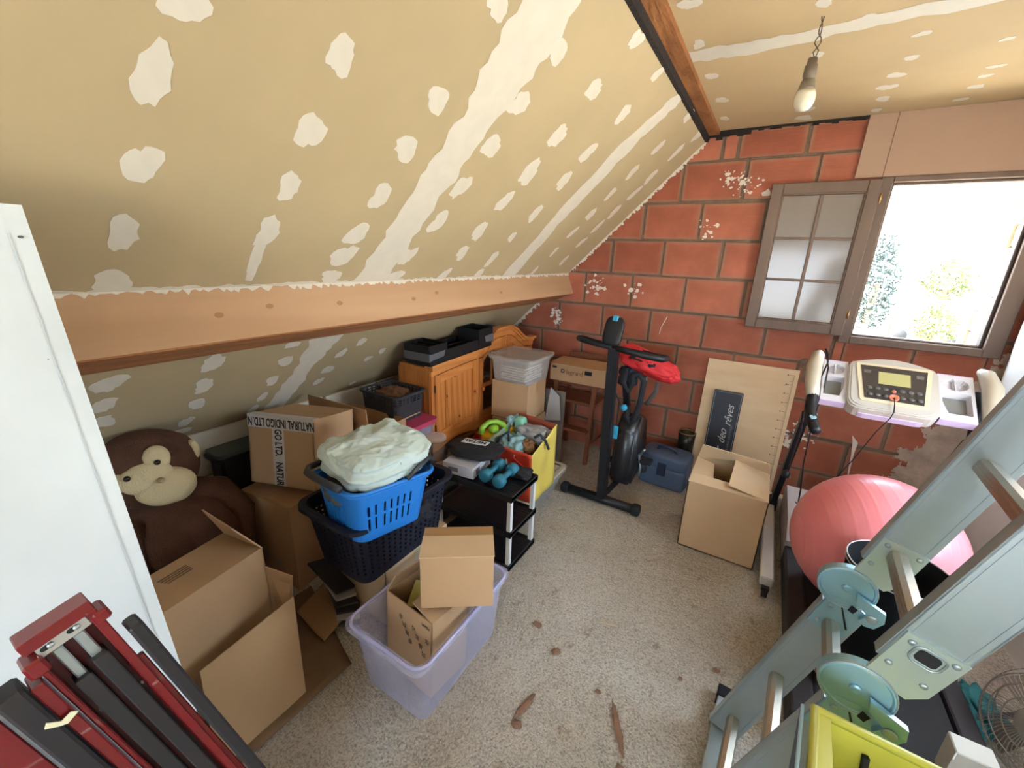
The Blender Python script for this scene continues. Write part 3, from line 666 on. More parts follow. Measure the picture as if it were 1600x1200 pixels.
RA = Matrix(((wv.x, dup_.x, -g.x, 0), (wv.y, dup_.y, -g.y, 0), (wv.z, dup_.z, -g.z, 0), (0, 0, 0, 1)))
for off in (0, -W_):
    c = pt(.805, off)-wv*.028
    M = Matrix.Translation(c-g*.017) @ RA
    h = lathe('hinge', [(0, -.02), (.059, -.02), (.062, -.017), (.062, .000), (.060, .004), (.056, .005), (.053, .001), (.052, .001), (.011, .001), (.010, .005), (.006, .007), (0, .007)], (0, 0, 0), HNG, lad, 40, M, False)
    link_m = B()
    # upper and lower fixing plates, lock lever
    bprism(link_m, [(-.014, .05), (.055, .045), (.073, .075), (.073, .18), (-.014, .18)], 'z', -.006, .0018, M)
    link('upper_plate', link_m, mat('plate_silver', (186, 200, 196), .42, metal=.6), h); link_m = B()
    bprism(link_m, [(-.016, -.155), (.06, -.155), (.07, -.13), (.07, -.045), (.03, -.03), (-.016, -.045)], 'z', -.006, .0025, M)
    link('hinge_plate', link_m, HNG, h)
    bm = B(); bprism(bm, [(x, y+.042) for x, y in [(.02, -.035), (.085, -.045), (.095, -.07), (.088, -.1), (.07, -.108), (.055, -.1), (.062, -.075), (.03, -.06)]], 'z', .006, .018, M, )
    link('lock_lever', bm, HNG, h)
    bm = B(); btube(bm, [M @ V((.0605*math.cos(a_), .0605*math.sin(a_), .0045)) for a_ in [i*math.pi/24 for i in range(48)]], .0016, 5, True); link('disc_rim', bm, STEEL, h, True)
    lathe('lever_pivot', [(.012, .018), (.012, .021), (.008, .023), (0, .023)], (0, 0, 0), STEEL, h, 18, M @ Matrix.Translation((.072, -.035, 0)))
    bm = B(); bprism(bm, [(.03, -.036), (.045, -.04), (.043, -.058), (.03, -.055)], 'z', .0055, .0075, M); bprism(bm, [(.018, -.06), (.022, -.06), (.06, -.115), (.056, -.118)], 'z', .0015, .0036, M); link('lever_slot', bm, BLKM, h)
    for px, py in ((0, .10), (.055, .095), (0, .165), (.06, .168), (0, -.075), (.0, -.135), (.045, -.14)):
        lathe('rivet', [(.0062, 0), (.0055, .003), (.0025, .004), (0, .004)], (0, 0, 0), STEEL, h, 12, M @ Matrix.Translation((px, py, .002)))
    if off:
        bm = B(); rrp = [(x+.03, y+.150) for x, y in rr(.032, .026, .007)]; bprism(bm, rrp, 'z', .002, .0035, M); link('slot', bm, BLKM, h); bm = B(); btube(bm, [M @ V((x+.03, y+.150, .003)) for x, y in rr(.044, .038, .013)], .0022, 6, True); link('slot_rim', bm, STEEL, h, True)
# rear half of the A-frame and top joints
top = 1.62
def pt2(z, off=0):
    t = pt(top, off); return V((t.x+(top-z)*.26, t.y-(top-z)*.1, z))
for off in (0, -W_):
    link('rail', railbox(pt2(.05, off), pt2(1.58, off)), ALU, lad)
    lathe('hinge', [(0, -.034), (.06, -.034), (.06, .003), (0, .003)], (0, 0, 0), HNG, lad, 30, Matrix.Translation(pt(top, off)-g*.017) @ RA)
for z in (.13, .405, .68, .945, 1.215, 1.49):
    tube('rung', [pt2(z, -.012), pt2(z, -W_+.012)], .015, GALU, lad)
a, b = foot+g*.135, foot-g*(W_+.135); M = Matrix(((g.x, -g.y, 0, a.x), (g.y, g.x, 0, a.y), (0, 0, 1, 0), (0, 0, 0, 1)))
bm = B(); bbox(bm, (-(a-b).length, 0), (-.022, .022), (.008, .05), M, .003); link('stabiliser_bar', bm, ALU, lad)
for s in (0, -(a-b).length):
    bm = B(); bbox(bm, (s-.025, s+.025), (-.027, .027), (.0, .058), M, .004); link('end_cap', bm, BLKM, lad)

# ---------------------------------------------------------------- treadmill
SIL = mat('silver_plastic', (196, 186, 168), .38, metal=.15); LIL = mat('pale_lilac_plastic', (206, 200, 204), .4)
SILG = mat('silver_grey_plastic', (186, 178, 170), .4)
tr = thing('treadmill', 'silver and black treadmill with console, cup trays and black running deck', 'treadmill', (.6, 2.3, 0))
bm = B(); bbox(bm, (.325, .40), (1.4, 2.95), (.03, .14), bev=.01); bbox(bm, (.80, .87), (1.4, 2.95), (.03, .14), bev=.01); link('side_rail', bm, mat('deck_rail', (40, 36, 38), .6), tr)
box('running_belt', (.40, .80), (1.42, 2.93), (.05, .128), mat('belt', (34, 30, 31), .75, bump=.2, bscale=200), tr, bev=.01)
bm = B(); bprism(bm, [(2.42, .14), (2.42, .17), (2.55, .23), (2.95, .25), (3.02, .2), (3.02, .05), (2.42, .05)], 'x', .325, .87); link('motor_cover', bm, LIL, tr)
bm = B(); bbox(bm, (.225, .285), (2.14, 3.06), (.045, .095), bev=.006); bbox(bm, (.90, .96), (2.14, 3.06), (.045, .095), bev=.006); bbox(bm, (.225, .96), (3.06, 3.12), (.045, .095), bev=.006); link('base_frame', bm, mat('frame_pale_metal', (206, 200, 196), .4), tr)
for x in (.255, .93):
    for y in (2.13, 3.08):
        c = lathe('caster', [(0, -.012), (.022, -.012), (.022, .012), (0, .012)], (x, y-.01, .022), BLKM, tr, 16, Matrix.Rotation(R(90), 4, 'Y'))
        box('caster_fork', (x-.017, x+.017), (y-.012, y+.02), (.03, .05), DSTEEL, tr)
def upright(x):
    bm = B(); a, b = V((x, 2.98, .09)), V((x, 2.50, .86)); d = (b-a).normalized(); s = V((1, 0, 0)); n = d.cross(s)
    for u, w2 in ((.016, .03),):
        q = [a+s*u+n*w2, a-s*u+n*w2, a-s*u-n*w2, a+s*u-n*w2]; q2 = [p+(b-a) for p in q]
        A_ = [bm.verts.new(p) for p in q]; B_ = [bm.verts.new(p) for p in q2]
        bm.faces.new(A_[::-1]); bm.faces.new(B_)
        for i in range(4): bm.faces.new((A_[i], A_[(i+1) % 4], B_[(i+1) % 4], B_[i]))
    link('upright', bm, BLK, tr)
    box('upright_foot', (x-.024, x+.024), (2.93, 3.03), (.05, .12), BLK, tr, bev=.004)
upright(.275); upright(.88)
# handrails
for s, x in ((1, .283), (-1, .885)):
    tube('handrail', [(x-.0*s, 2.66, 1.165), (x-.008*s, 2.62, 1.16), (x-.018*s, 2.55, 1.115), (x-.016*s, 2.48, 1.04), (x-.008*s, 2.42, .985)], [.016, .028, .034, .032, .026], SIL, tr, 14)
    tube('grip', [(x-.008*s, 2.425, .99), (x-.012*s, 2.37, .94), (x-.002*s, 2.31, .905), (x+.012*s, 2.25, .88), (x+.018*s, 2.235, .872)], [.026, .024, .023, .023, .02], BLK, tr, 14)
    tube('strut', [(x, 2.5, .85), (x, 2.55, 1.0), (x+.01*s, 2.6, 1.08)], .018, BLK, tr)
# heart symbol on the left grip
hm = frameM((.281, 2.288, .921), (.9, -.3, .0), (.25, .85, .6))
heart = [(math.sin(t)**3*.014, (.0105*math.cos(t)-.0045*math.cos(2*t)-.0018*math.cos(3*t)-.0009*math.cos(4*t))) for t in [i*math.pi/10 for i in range(20)]]
bm = B(); bprism(bm, heart, 'z', -.002, .0035, hm); link('pulse_symbol', bm, mat('symbol_blue', (150, 186, 206), .4), tr)
# trays: a sloped plate with two hollows (u along x, v up the slope)
def slope(u, v, n=0, o=V((0, 2.42, .985)), up=V((0, .2, .155)).normalized()):
    nn = V((0, -up.z, up.y)); return o+V((u, 0, 0))+up*v+nn*n
def SM(x): # local x,y plane on the console slope
    up = V((0, .2, .155)).normalized(); nn = V((1, 0, 0)).cross(up)
    return Matrix(((1, up.x, nn.x, x), (0, up.y, nn.y, 2.42), (0, up.z, nn.z, .985), (0, 0, 0, 1)))
def tray(x0, x1, name='cup_tray'):
    M = SM(0); xm = (x0+x1)/2; w2 = (x1-x0)/2
    tb = bmesh.new(); nx, ny = 50, 90; gr_ = {}
    def depth(x, y):
        u = (x-xm)/w2; d = 0
        e1 = ((u)/.72)**2+((y-.20)/.032)**2
        if e1 < 1: d = -.022 if abs(u) > .05 else -.004
        if abs(u) < .78 and .035 < y < .15:
            yy = (y-.035)/.115; lim = .78-.62*max(0, .55-yy)**1.2
            if (abs(u) < .78 and (u*s_ < lim-.0)): d = -.035
        return d
    s_ = 1 if x0 < .5 else -1
    for i in range(nx+1):
        for j in range(ny+1):
            x = x0+(x1-x0)*i/nx; y = .0+.25*j/ny; gr_[i, j] = tb.verts.new(M @ V((x, y, depth(x, y))))
    for i in range(nx):
        for j in range(ny): tb.faces.new((gr_[i, j], gr_[i+1, j], gr_[i+1, j+1], gr_[i, j+1]))
    t_ = link(name, tb, LIL, tr, False)
    bm = B(); bprism(bm, [(x0, -.006), (x1, -.006), (x1, .0), (x0, .0)], 'z', -.04, 0, M); bprism(bm, [(x0, -.004), (x1, -.004), (x1, .25), (x0, .25)], 'z', -.044, -.04, M)
    bprism(bm, [(x0, .25), (x1, .25), (x1, .256), (x0, .256)], 'z', -.04, 0, M)
    link('tray_rim', bm, mat('lilac_trim', (204, 184, 214), .5), tr)
    bm = B()
    bprism(bm, [(x, y) for x, y in [(xm-w2*.7, .04), (xm+w2*.7, .04), (xm+w2*.7, .145), (xm-w2*.7, .145)]], 'z', -.0345, -.0335, M); link('tray_liner', bm, mat('liner_grey', (120, 118, 114), .3), tr)
tray(.305, .405); tray(.735, .855)
# console: thick rounded body on the slope
con = thing('console', None, None, (.57, 2.5, 1.05)); con.parent = tr; con.location = V((.57, 2.5, 1.05))-V(tr.location)
M = SM(0)
def arch(x0, x1, y0, y1, r, rise):
    p = [(x0+r, y0), (x1-r, y0)]
    p += [(x1-r+r*math.sin(R(a)), y0+r-r*math.cos(R(a))) for a in (22, 45, 67, 90)]
    p += [(x1, y1-r*.4)]
    p += [(x0+(x1-x0)*(1-t), y1+rise*math.sin(math.pi*t)) for t in [.04+.92*i/10 for i in range(11)]]
    p += [(x0, y1-r*.4)]+[(x0+r-r*math.sin(R(a)), y0+r-r*math.cos(R(a))) for a in (90, 67, 45, 22)]
    return p
bm = B(); bprism(bm, arch(.405, .735, -.03, .25, .05, .045), 'z', -.05, .010, M); bprism(bm, arch(.410, .730, -.025, .246, .05, .044), 'z', .010, .017, M); bprism(bm, arch(.418, .722, -.017, .240, .05, .040), 'z', .017, .020, M); link('console_body', bm, SILG, con)
bm = B(); bprism(bm, arch(.425, .715, -.035, .2, .05, .0), 'z', -.052, -.02, M); link('console_underside', bm, mat('lilac_trim', (204, 184, 214), .5), con)
bm = B(); bprism(bm, [(.440, .245), (.432, .238), (.452, .018), (.46, .012), (.685, .012), (.693, .018), (.712, .238), (.704, .245)], 'z', .02, .024, M); link('console_bezel', bm, mat('bezel', (214, 200, 170), .4), con)
fp = prism('display_panel', [(.450, .228), (.468, .03), (.677, .03), (.694, .228)], 'z', .024, .0265, mat('panel_dark', (58, 52, 50), .35), con, M)
prism('screen', [(.517, .195), (.517, .122), (.632, .122), (.632, .195)], 'z', .0265, .028, mat('lcd', (178, 172, 118), .3), con, M)
for j, yy in enumerate((.092, .052)):
    for i in range(7):
        if i == 3: continue
        lathe('button', [(.0105, 0), (.0105, .002), (.009, .004), (0, .005)], (0, 0, 0), mat('button_dark', (84, 78, 74), .4), con, 14, M @ Matrix.Translation((.484+.0295*i+(.002 if j else 0), yy, .0265)) @ Matrix.Diagonal((1.1, .8, 1, 1)))
bm = B(); blathe(bm, [(.0185, 0), (.0185, .005), (.014, .006), (.011, .003), (0, .003)], (0, 0, 0), 22, M @ Matrix.Translation((.573, .048, .0265))); blathe(bm, [(.009, 0), (.008, .004), (0, .005)], (0, 0, 0), 14, M @ Matrix.Translation((.573, .085, .0265))); link('safety_key_socket', bm, mat('copper_red', (206, 120, 96), .4), con, True)
for x0 in (.463, .655): bm = B(); bprism(bm, [(x0, .18), (x0+.024, .18), (x0+.026, .2), (x0-.002, .2)], 'z', .0265, .0272, M); link('panel_marking', bm, mat('panel_print', (110, 104, 100), .5), con)
k0 = M @ V((.573, .048, .03))
tag(tube('safety_cord', [k0, M @ V((.574, .01, .034)), M @ V((.573, -.034, .028)), M @ V((.571, -.042, -.01)), V((.545, 2.42, .87)), V((.505, 2.46, .70)), V((.47, 2.52, .55)), V((.44, 2.62, .40)), V((.43, 2.72, .26))], .0022, BLKM, tr, 6))
# power cord looped over the left handrail
cord = thing('power_cord', 'black mains cord with a two-pin plug hung over the left treadmill handrail', 'cord', (.28, 2.5, .4))
cd = tube('cable', [(.268, 2.53, .53), (.262, 2.5, .62), (.27, 2.47, .78), (.262, 2.46, .9), (.285, 2.47, 1.02), (.315, 2.55, 1.14), (.313, 2.58, 1.172), (.30, 2.62, 1.195), (.318, 2.52, 1.12), (.318, 2.46, 1.0), (.303, 2.43, .85), (.32, 2.5, .6), (.345, 2.55, .43), (.36, 2.62, .30), (.36, 2.72, .262)], .0038, mat('cord_dark', (44, 22, 22), .5), cord, 8)
bm = B(); blathe(bm, [(.004, 0), (.010, .012), (.019, .02), (.019, .045), (.012, .05), (0, .05)], (.266, 2.53, .535), 16, Matrix.Rotation(R(150), 4, 'X') @ Matrix.Rotation(R(-15), 4, 'Y')); pl = link('plug', bm, BLK, cord, True)
bm = B()
for s in (-.008, .008): btube(bm, [(.272+s, 2.552, .492), (.279+s, 2.56, .470)], .0026)
link('pin', bm, STEEL, pl)

# ---------------------------------------------------------------- exercise ball, tub, and things on the treadmill deck
def ballmat():
    m = mat('pink_vinyl', (232, 132, 138), .3, spec=.5, sss=0); return m
bl = B(); bmesh.ops.create_uvsphere(bl, u_segments=96, v_segments=180, radius=.30)
for v in bl.verts:
    la = math.asin(max(-1, min(1, v.co.z/.30)))
    rg = abs(((math.degrees(la)+90) % 8)-4)
    k = 1+(.0032 if rg < .55 and abs(math.degrees(la)) < 75 else 0); v.co *= k
bmesh.ops.transform(bl, matrix=Matrix.Translation((.585, 2.14, .444)) @ Matrix.Rotation(R(14), 4, 'Z') @ Matrix.Rotation(R(84), 4, 'Y'), verts=bl.verts)
tag(link('exercise_ball', bl, ballmat(), None, True), 'large pink exercise ball resting on the treadmill deck', 'ball')
tb = thing('black_tub', 'black round tub with a thin pale rim standing in front of the pink ball', 'tub', (.565, 1.738, .14))
bm = B(); blathe(bm, [(.118, .14), (.132, .35), (.146, .60), (.143, .60), (.129, .35), (.114, .15), (0, .15)], (.565, 1.738, 0), 48); link('wall', bm, mat('tub_black', (13, 13, 15), .9, spec=.2), tb, True)
for z in (.602, .587): tube('rim_line', [(.565+.1475*math.cos(a), 1.738+.1475*math.sin(a), z) for a in [i*math.pi/24 for i in range(48)]], .0022, mat('rim_pale', (186, 180, 178), .5), tb, 6, True)
tag(blob('small_ball', (.435, 1.615, .19), (.048, .048, .048), mat('dull_pink', (168, 110, 104), .6), None, amp=.02, p=2, sub=4), 'small dull pink ball behind the ladder rung', 'ball')
wb = thing('white_box', 'small white box standing at the rear corner of the treadmill', 'box', (.76, 1.42, .14)); box('carton', (.705, .80), (1.40, 1.47), (.14, .27), mat('off_white', (200, 194, 184), .6), wb, bev=.003); slab('flap', [(.705, 1.398, .27), (.705, 1.398, .16), (.685, 1.37, .14), (.69, 1.37, .27)], .003, mat('off_white', (200, 194, 184), .6), wb)
tl = blob('teal_cloth', (.965, 1.90, .028), (.055, .11, .028), mat('teal_fabric', (36, 110, 112), .8), None, amp=.5, freq=1.6, p=2.4, sub=4, seed=3); tag(tl, 'crumpled teal cloth on the floor between treadmill and fan', 'cloth')
# fan with wire guard on the floor
fan = thing('floor_fan', 'round wire-guard floor fan at the right edge of the picture', 'fan', (1.02, 1.66, 0))
fn = V((-.80, -.45, .35)).normalized(); fc = V((1.0, 1.66, .24)); fx = fn.orthogonal().normalized(); fy_ = fn.cross(fx)
FM = Matrix(((fx.x, fy_.x, fn.x, fc.x), (fx.y, fy_.y, fn.y, fc.y), (fx.z, fy_.z, fn.z, fc.z), (0, 0, 0, 1)))
WIRE = mat('guard_wire', (176, 166, 150), .35, metal=.6)
bm = B()
for i in range(64):
    a = i*math.pi/32
    P = [FM @ V((math.cos(a+tw)*r, math.sin(a+tw)*r, h)) for r, h, tw in ((.045, .075, 0), (.09, .072, .1), (.14, .055, .2), (.175, .02, .27), (.18, 0, .3))]
    btube(bm, P, .0013, 4, caps=False)
for r, h in ((.18, 0), (.155, .045), (.12, .064), (.08, .074), (.18, -.05)): btube(bm, [FM @ V((math.cos(a)*r, math.sin(a)*r, h)) for a in [i*math.pi/24 for i in range(48)]], .002, 5, True)
link('front_guard', bm, WIRE, fan)
bm = B()
for i in range(40):
    a = i*math.pi/20; btube(bm, [FM @ V((math.cos(a)*r, math.sin(a)*r, h)) for r, h in ((.05, -.09), (.12, -.085), (.17, -.07), (.18, -.05))], .0016, 4, caps=False)
link('rear_guard', bm, WIRE, fan)
link('hub_cover', (lambda b_: (blathe(b_, [(.05, .068), (.05, .076), (.044, .082), (0, .084)], (0, 0, 0), 32, FM), b_)[1])(B()), mat('hub_grey', (150, 144, 134), .35), fan, True)
for k in range(4):
    bm = B(); rows = []
    for i in range(7):
        r = .03+.13*i/6; row = []
        for j in range(4): a = k*math.pi/2+.0+(j/3)*(.75-.1*i/6); row.append(bm.verts.new(FM @ V((r*math.cos(a), r*math.sin(a), -.02+.045*(j/3)))))
        rows.append(row)
    for i in range(6):
        for j in range(3): bm.faces.new((rows[i][j], rows[i][j+1], rows[i+1][j+1], rows[i+1][j]))
    link('blade', bm, mat('blade_grey', (120, 112, 100), .5), fan, True)
bm = B(); blathe(bm, [(0, -.17), (.05, -.17), (.06, -.09), (.05, -.03), (0, -.03)], (0, 0, 0), 24, FM); link('motor', bm, GREYP, fan, True)
tube('stand', [(.92, 1.50, .012), (1.10, 1.60, .012), (1.14, 1.68, .03), (1.13, 1.74, .22), (1.04, 1.80, .25)], .01, GREYP, fan); tube('stand', [(1.04, 1.80, .25), (1.02, 1.86, .1), (.9, 1.84, .012), (.84, 1.66, .012), (.92, 1.50, .012)], .01, GREYP, fan)

# ---------------------------------------------------------------- yellow tote on a carton, bottom right
YEL = mat('yellow_plastic', (198, 196, 78), .45, spec=.5)
sc_ = thing('support_carton', 'plain carton under the yellow tote', 'box', (.37, .56, 0)); cbox(sc_, T(.37, .56, 0), .30, .30, .44, CARD, flaps=(('+x', .14, 0), ('-x', .14, 0)))
yt = thing('yellow_tote', 'yellow plastic tote with dark slots, a navy board at its left side', 'tote', (.37, .56, .45))
ytM = T(.0, .0, 0)
Yq = lambda name, q, m=YEL, th=.006: slab(name, q, th, m, yt)
Yq('far_wall', [(.203, .738, .85), (.53, .84, .735), (.50, .80, .46), (.25, .73, .46)])
Yq('side_wall', [(.203, .738, .85), (.175, .45, .84), (.23, .45, .46), (.25, .73, .46)])
Yq('side_wall', [(.53, .84, .735), (.60, .42, .76), (.55, .45, .46), (.50, .80, .46)])
Yq('near_wall', [(.175, .45, .84), (.60, .42, .76), (.55, .45, .46), (.23, .45, .46)])
Yq('base', [(.25, .73, .462), (.50, .80, .462), (.55, .45, .462), (.23, .45, .462)])
tube('rim', [(.203, .738, .853), (.53, .84, .738), (.60, .42, .763), (.175, .45, .843)], .009, YEL, yt, 8, True)
Yq('corner_fold', [(.201, .735, .856), (.225, .738, .848), (.232, .64, .80), (.215, .5, .835), (.18, .5, .845)], YEL, .004)
bm = B(); bquad(bm, [(.285, .752, .79), (.294, .754, .79), (.298, .751, .735), (.291, .749, .735)], .0075)
link('slot', bm, BLKM, yt); bm = B(); bquad(bm, [(.355, .772, .765), (.358, .773, .765), (.36, .769, .715), (.357, .768, .715)], .0075); link('slot', bm, BLKM, yt)
nb = slab('navy_board', [(.185, .735, .848), (.155, .47, .85), (.205, .47, .45), (.215, .72, .45)], .006, mat('navy_board', (34, 50, 84), .5), yt)
tube('board_edge', [(.185, .737, .851), (.155, .47, .853)], .003, mat('board_edge_pale', (160, 190, 206), .5), yt)

# ---------------------------------------------------------------- pendant bulb
pb = thing('pendant_bulb', 'bare white bulb in a grey socket hanging from the ceiling on twisted wire', 'lamp', (-.02, 2.0, 2.2))
LX, LY = -.02, 2.0
bm = B()
for s in (0, math.pi): btube(bm, [(LX+.004+.006*math.cos(s+i*1.1)*(1.6 if 3 < i < 9 else .6), LY+.006*math.sin(s+i*1.1), 2.409-.0125*i) for i in range(11)], .0018, 5)
link('wire', bm, mat('wire_brown', (70, 54, 44), .6), pb)
bm = B(); blathe(bm, [(0, 2.290), (.014, 2.290), (.016, 2.27), (.0195, 2.268), (.0205, 2.235), (.018, 2.233), (.019, 2.208), (0, 2.208)], (LX, LY, 0), 24); link('socket', bm, mat('socket_grey', (110, 98, 84), .6), pb, True)
bm = B(); blathe(bm, [(.0175, 2.226), (.021, 2.222), (.026, 2.20), (.029, 2.19)], (LX, LY, 0), 28); link('bulb_collar', bm, mat('collar_grey', (126, 114, 98), .5), pb, True)
bm = B(); blathe(bm, [(.029, 2.191), (.0325, 2.176), (.033, 2.160), (.029, 2.145), (.019, 2.133), (.008, 2.128), (0, 2.127)], (LX, LY, 0), 32); link('bulb_globe', bm, mat('bulb_white', (226, 218, 196), .25), pb, True)

# ---------------------------------------------------------------- plywood board, sign
ply = thing('plywood_board', 'birch plywood board with a burnt ruler scale leaning on the brick wall', 'board', (0, 3.2, 0))
PM = frameM((-.285, 3.185, .0), (1, 0, 0), (0, .08, .935)); PLYM = mat('birch_plywood', (226, 200, 164), .6, col2=(212, 180, 140), var=.1, vscale=3, stretch=(1, 6, 3))
bm = B(); bprism(bm, [(0, 0), (.555, 0), (.555, .938), (0, .938)], 'z', -.009, .009, PM); link('panel', bm, PLYM, ply)
bm = B(); bbox(bm, (.5295, .5312), (.02, .90), (.0085, .0098), PM)
for i in range(105):
    L = .012+(.006 if i % 5 == 0 else 0); bbox(bm, (.53-L, .53), (.9-.0085*i-.0005, .9-.0085*i+.0005), (.0085, .0096), PM)
for i in range(11): bbox(bm, (.53-.035, .53), (.9-.0635*i-.0008, .9-.0635*i+.0008), (.0085, .0098), PM); blathe(bm, [(.004, 0), (.004, .0008), (0, .0008)], (0, 0, 0), 10, PM @ Matrix.Translation((.495, .9-.0635*i, .009)))
link('ruler_marks', bm, mat('burnt_line', (96, 66, 42), .8), ply)
sg = thing('black_sign', 'narrow black sign with silver script leaning against the plywood board', 'sign', (-.1, 3.15, .2))
GM = frameM((-.207, 3.158, .17), (1, 0.0, 0), (0, .045, .52)); 
bm = B(); bprism(bm, [(p[0]+.093, p[1]+.28) for p in rr(.187, .56, .008)], 'z', -.004, .004, GM); link('plate', bm, mat('sign_navy', (38, 42, 54), .5), sg)
SLV = mat('silver_print', (196, 196, 190), .5)
bm = B()
for x, y in (((.008, .179), (.0085, .0097)), ((.008, .179), (.5503, .5515)), ((.008, .0092), (.0085, .5515)), ((.1778, .179), (.0085, .5515))): bbox(bm, x, y, (.0038, .0046), GM)
link('border_line', bm, SLV, sg)
for s, x, y, sz, sh in (('rêves', .122, .385, .062, .45), ('deo', .105, .225, .062, .45), ('r', .10, .125, .06, .45)):
    text('script_lettering', s, GM @ T(x, y, .0042, 90), sz*1.18, SLV, sg, shear=sh, sx=.95)
text('small_lettering', 'TE DANS LES ETOILES', GM @ T(.152, .22, .0042, 90), .0205, mat('silver_faint', (130, 130, 128), .5), sg)
# ---------------------------------------------------------------- open carton in front of the board
bx = thing('open_carton', 'open cardboard box on the floor in front of the plywood board', 'box', (0, 2.47, 0))
M = T(0.002, 2.48, 0, 0)
bm = B(); X, Y_ = .197, .18
for a in (((-X, X), (-Y_, -Y_+.005), (0, .42)), ((-X, X), (Y_-.005, Y_), (0, .42)), ((-X, -X+.005), (-Y_, Y_), (0, .42)), ((X-.005, X), (-Y_, Y_), (0, .42)), ((-X, X), (-Y_, Y_), (0, .005))): bbox(bm, *a, M)
link('body', bm, CARD, bx)
P_ = lambda x, y, z: M @ V((x, y, z))
slab('flap', [P_(-X, -Y_, .42), P_(X, -Y_, .42), P_(X*.98, -Y_+.075, .432), P_(-X*.98, -Y_+.085, .436)], .004, CARDL, bx)
slab('flap', [P_(X, -Y_+.01, .42), P_(X, Y_, .42), P_(X-.185, Y_-.01, .475), P_(X-.195, -Y_+.02, .450)], .004, CARDL, bx)
slab('flap', [P_(-X, -Y_, .42), P_(-X, Y_, .42), P_(-X+.10, Y_-.02, .405), P_(-X+.12, -Y_+.1, .40)], .004, CARDL, bx)
slab('flap', [P_(-X, Y_, .42), P_(X, Y_, .42), P_(X*.9, Y_-.06, .51), P_(-X+.02, Y_-.05, .53)], .004, CARDL, bx)

# ---------------------------------------------------------------- blue case and dark tin
CB = mat('case_blue', (76, 92, 116), .45, spec=.4)
ca = thing('vanity_case', 'blue plastic carrying case with a handle on the floor by the brick wall', 'case', (-.43, 2.98, 0))
M = T(-.425, 3.0, 0, -4)
bm = B(); bblob(bm, (0, 0, .085), (.17, .115, .085), amp=0, p=8, sub=4, M=M); link('body', bm, CB, ca, True)
bm = B(); bblob(bm, (0, 0, .20), (.172, .118, .06), amp=0, p=5, sub=4, M=M); link('lid', bm, CB, ca, True)
bm = B(); btube(bm, [M @ V((-.07, -.02, .245)), M @ V((-.06, -.02, .28)), M @ V((0, -.02, .292)), M @ V((.06, -.02, .28)), M @ V((.07, -.02, .245))], .011, 10); link('handle', bm, mat('case_navy', (34, 44, 66), .5), ca, True)
bm = B(); bbox(bm, (-.03, .03), (-.125, -.11), (.10, .20), M, .004); link('latch', bm, mat('case_navy', (34, 44, 66), .5), ca)
bm = B(); bblob(bm, (-.15, -.13, .12), (.05, .02, .035), amp=0, p=3, sub=3, M=M); link('side_pocket', bm, DGREY, ca, True)
tin = thing('dark_tin', 'dark metallic pot behind the blue case', 'pot', (-.33, 3.2, .0))
bm = B(); blathe(bm, [(.055, 0), (.058, .28), (.062, .36), (.058, .36), (.053, .28), (.05, .2), (0, .2)], (-.335, 3.19, 0), 24); link('wall', bm, mat('tin_dark', (58, 52, 44), .35, metal=.6, var=.5, vscale=30), tin, True)
tube('rim', [(-.335+.06*math.cos(a), 3.19+.06*math.sin(a), .36) for a in [i*math.pi/12 for i in range(24)]], .004, mat('tin_gold', (150, 124, 84), .4, metal=.5), tin, 6, True)

# ---------------------------------------------------------------- exercise bike
CY = mat('cyan_plastic', (44, 150, 186), .4)
bk = thing('exercise_bike', 'black folding exercise bike with cyan knobs standing before the brick wall', 'exercise bike', (-.72, 2.6, 0))
tube('front_foot', [(-.965, 2.445, .035), (-.50, 2.445, .035)], .03, BLK, bk, 12)
for x in (-.985, -.485): 
    bm = B(); bblob(bm, (x, 2.445, .036), (.03, .036, .034), amp=0, p=4, sub=3); link('foot_cap', bm, BLKM, bk, True)
tube('rear_foot', [(-.86, 3.06, .03), (-.64, 3.06, .03)], .026, BLK, bk, 10)
def beam(name, a, b, sx, sy, m, par, tp=1):
    bm = B(); a, b = V(a), V(b)
    A_ = [bm.verts.new(a+V((i*sx, j*sy, 0))) for i, j in ((-1, -1), (1, -1), (1, 1), (-1, 1))]; B_ = [bm.verts.new(b+V((i*sx*tp, j*sy*tp, 0))) for i, j in ((-1, -1), (1, -1), (1, 1), (-1, 1))]
    bm.faces.new(A_[::-1]); bm.faces.new(B_)
    for i in range(4): bm.faces.new((A_[i], A_[(i+1) % 4], B_[(i+1) % 4], B_[i]))
    bmesh.ops.bevel(bm, geom=list(bm.edges), offset=min(sx, sy)*.3, segments=2, affect='EDGES')
    return link(name, bm, m, par)
beam('front_post', (-.718, 2.445, .04), (-.745, 2.445, 1.09), .029, .034, BLK, bk)
beam('rear_post', (-.70, 3.05, .04), (-.69, 2.62, .80), .02, .025, BLK, bk)
bm = B(); M = frameM((-.76, 2.44, 1.17), (1, 0, -.05), (0, .28, 1)); bblob(bm, (0, .01, 0), (.058, .088, .02), amp=0, p=4, sub=4, M=M); link('console', bm, BLK, bk, True)
bm = B(); bbox(bm, (-.016, .016), (.07, .104), (-.026, .026), M, .004); link('console_clip', bm, CY, bk)
tube('handlebar', [(-.75, 2.43, 1.085), (-.85, 2.44, 1.09), (-.95, 2.46, 1.098), (-.998, 2.50, 1.10), (-.99, 2.55, 1.09), (-.93, 2.57, 1.075), (-.80, 2.56, 1.06)], [.018, .018, .018, .019, .02, .02, .02], BLKM, bk, 12)
tube('handlebar', [(-.75, 2.43, 1.085), (-.65, 2.43, 1.075), (-.55, 2.44, 1.062), (-.46, 2.47, 1.05), (-.45, 2.52, 1.045), (-.50, 2.55, 1.04), (-.60, 2.56, 1.05)], [.018, .02, .022, .022, .021, .02, .02], BLK, bk, 12)
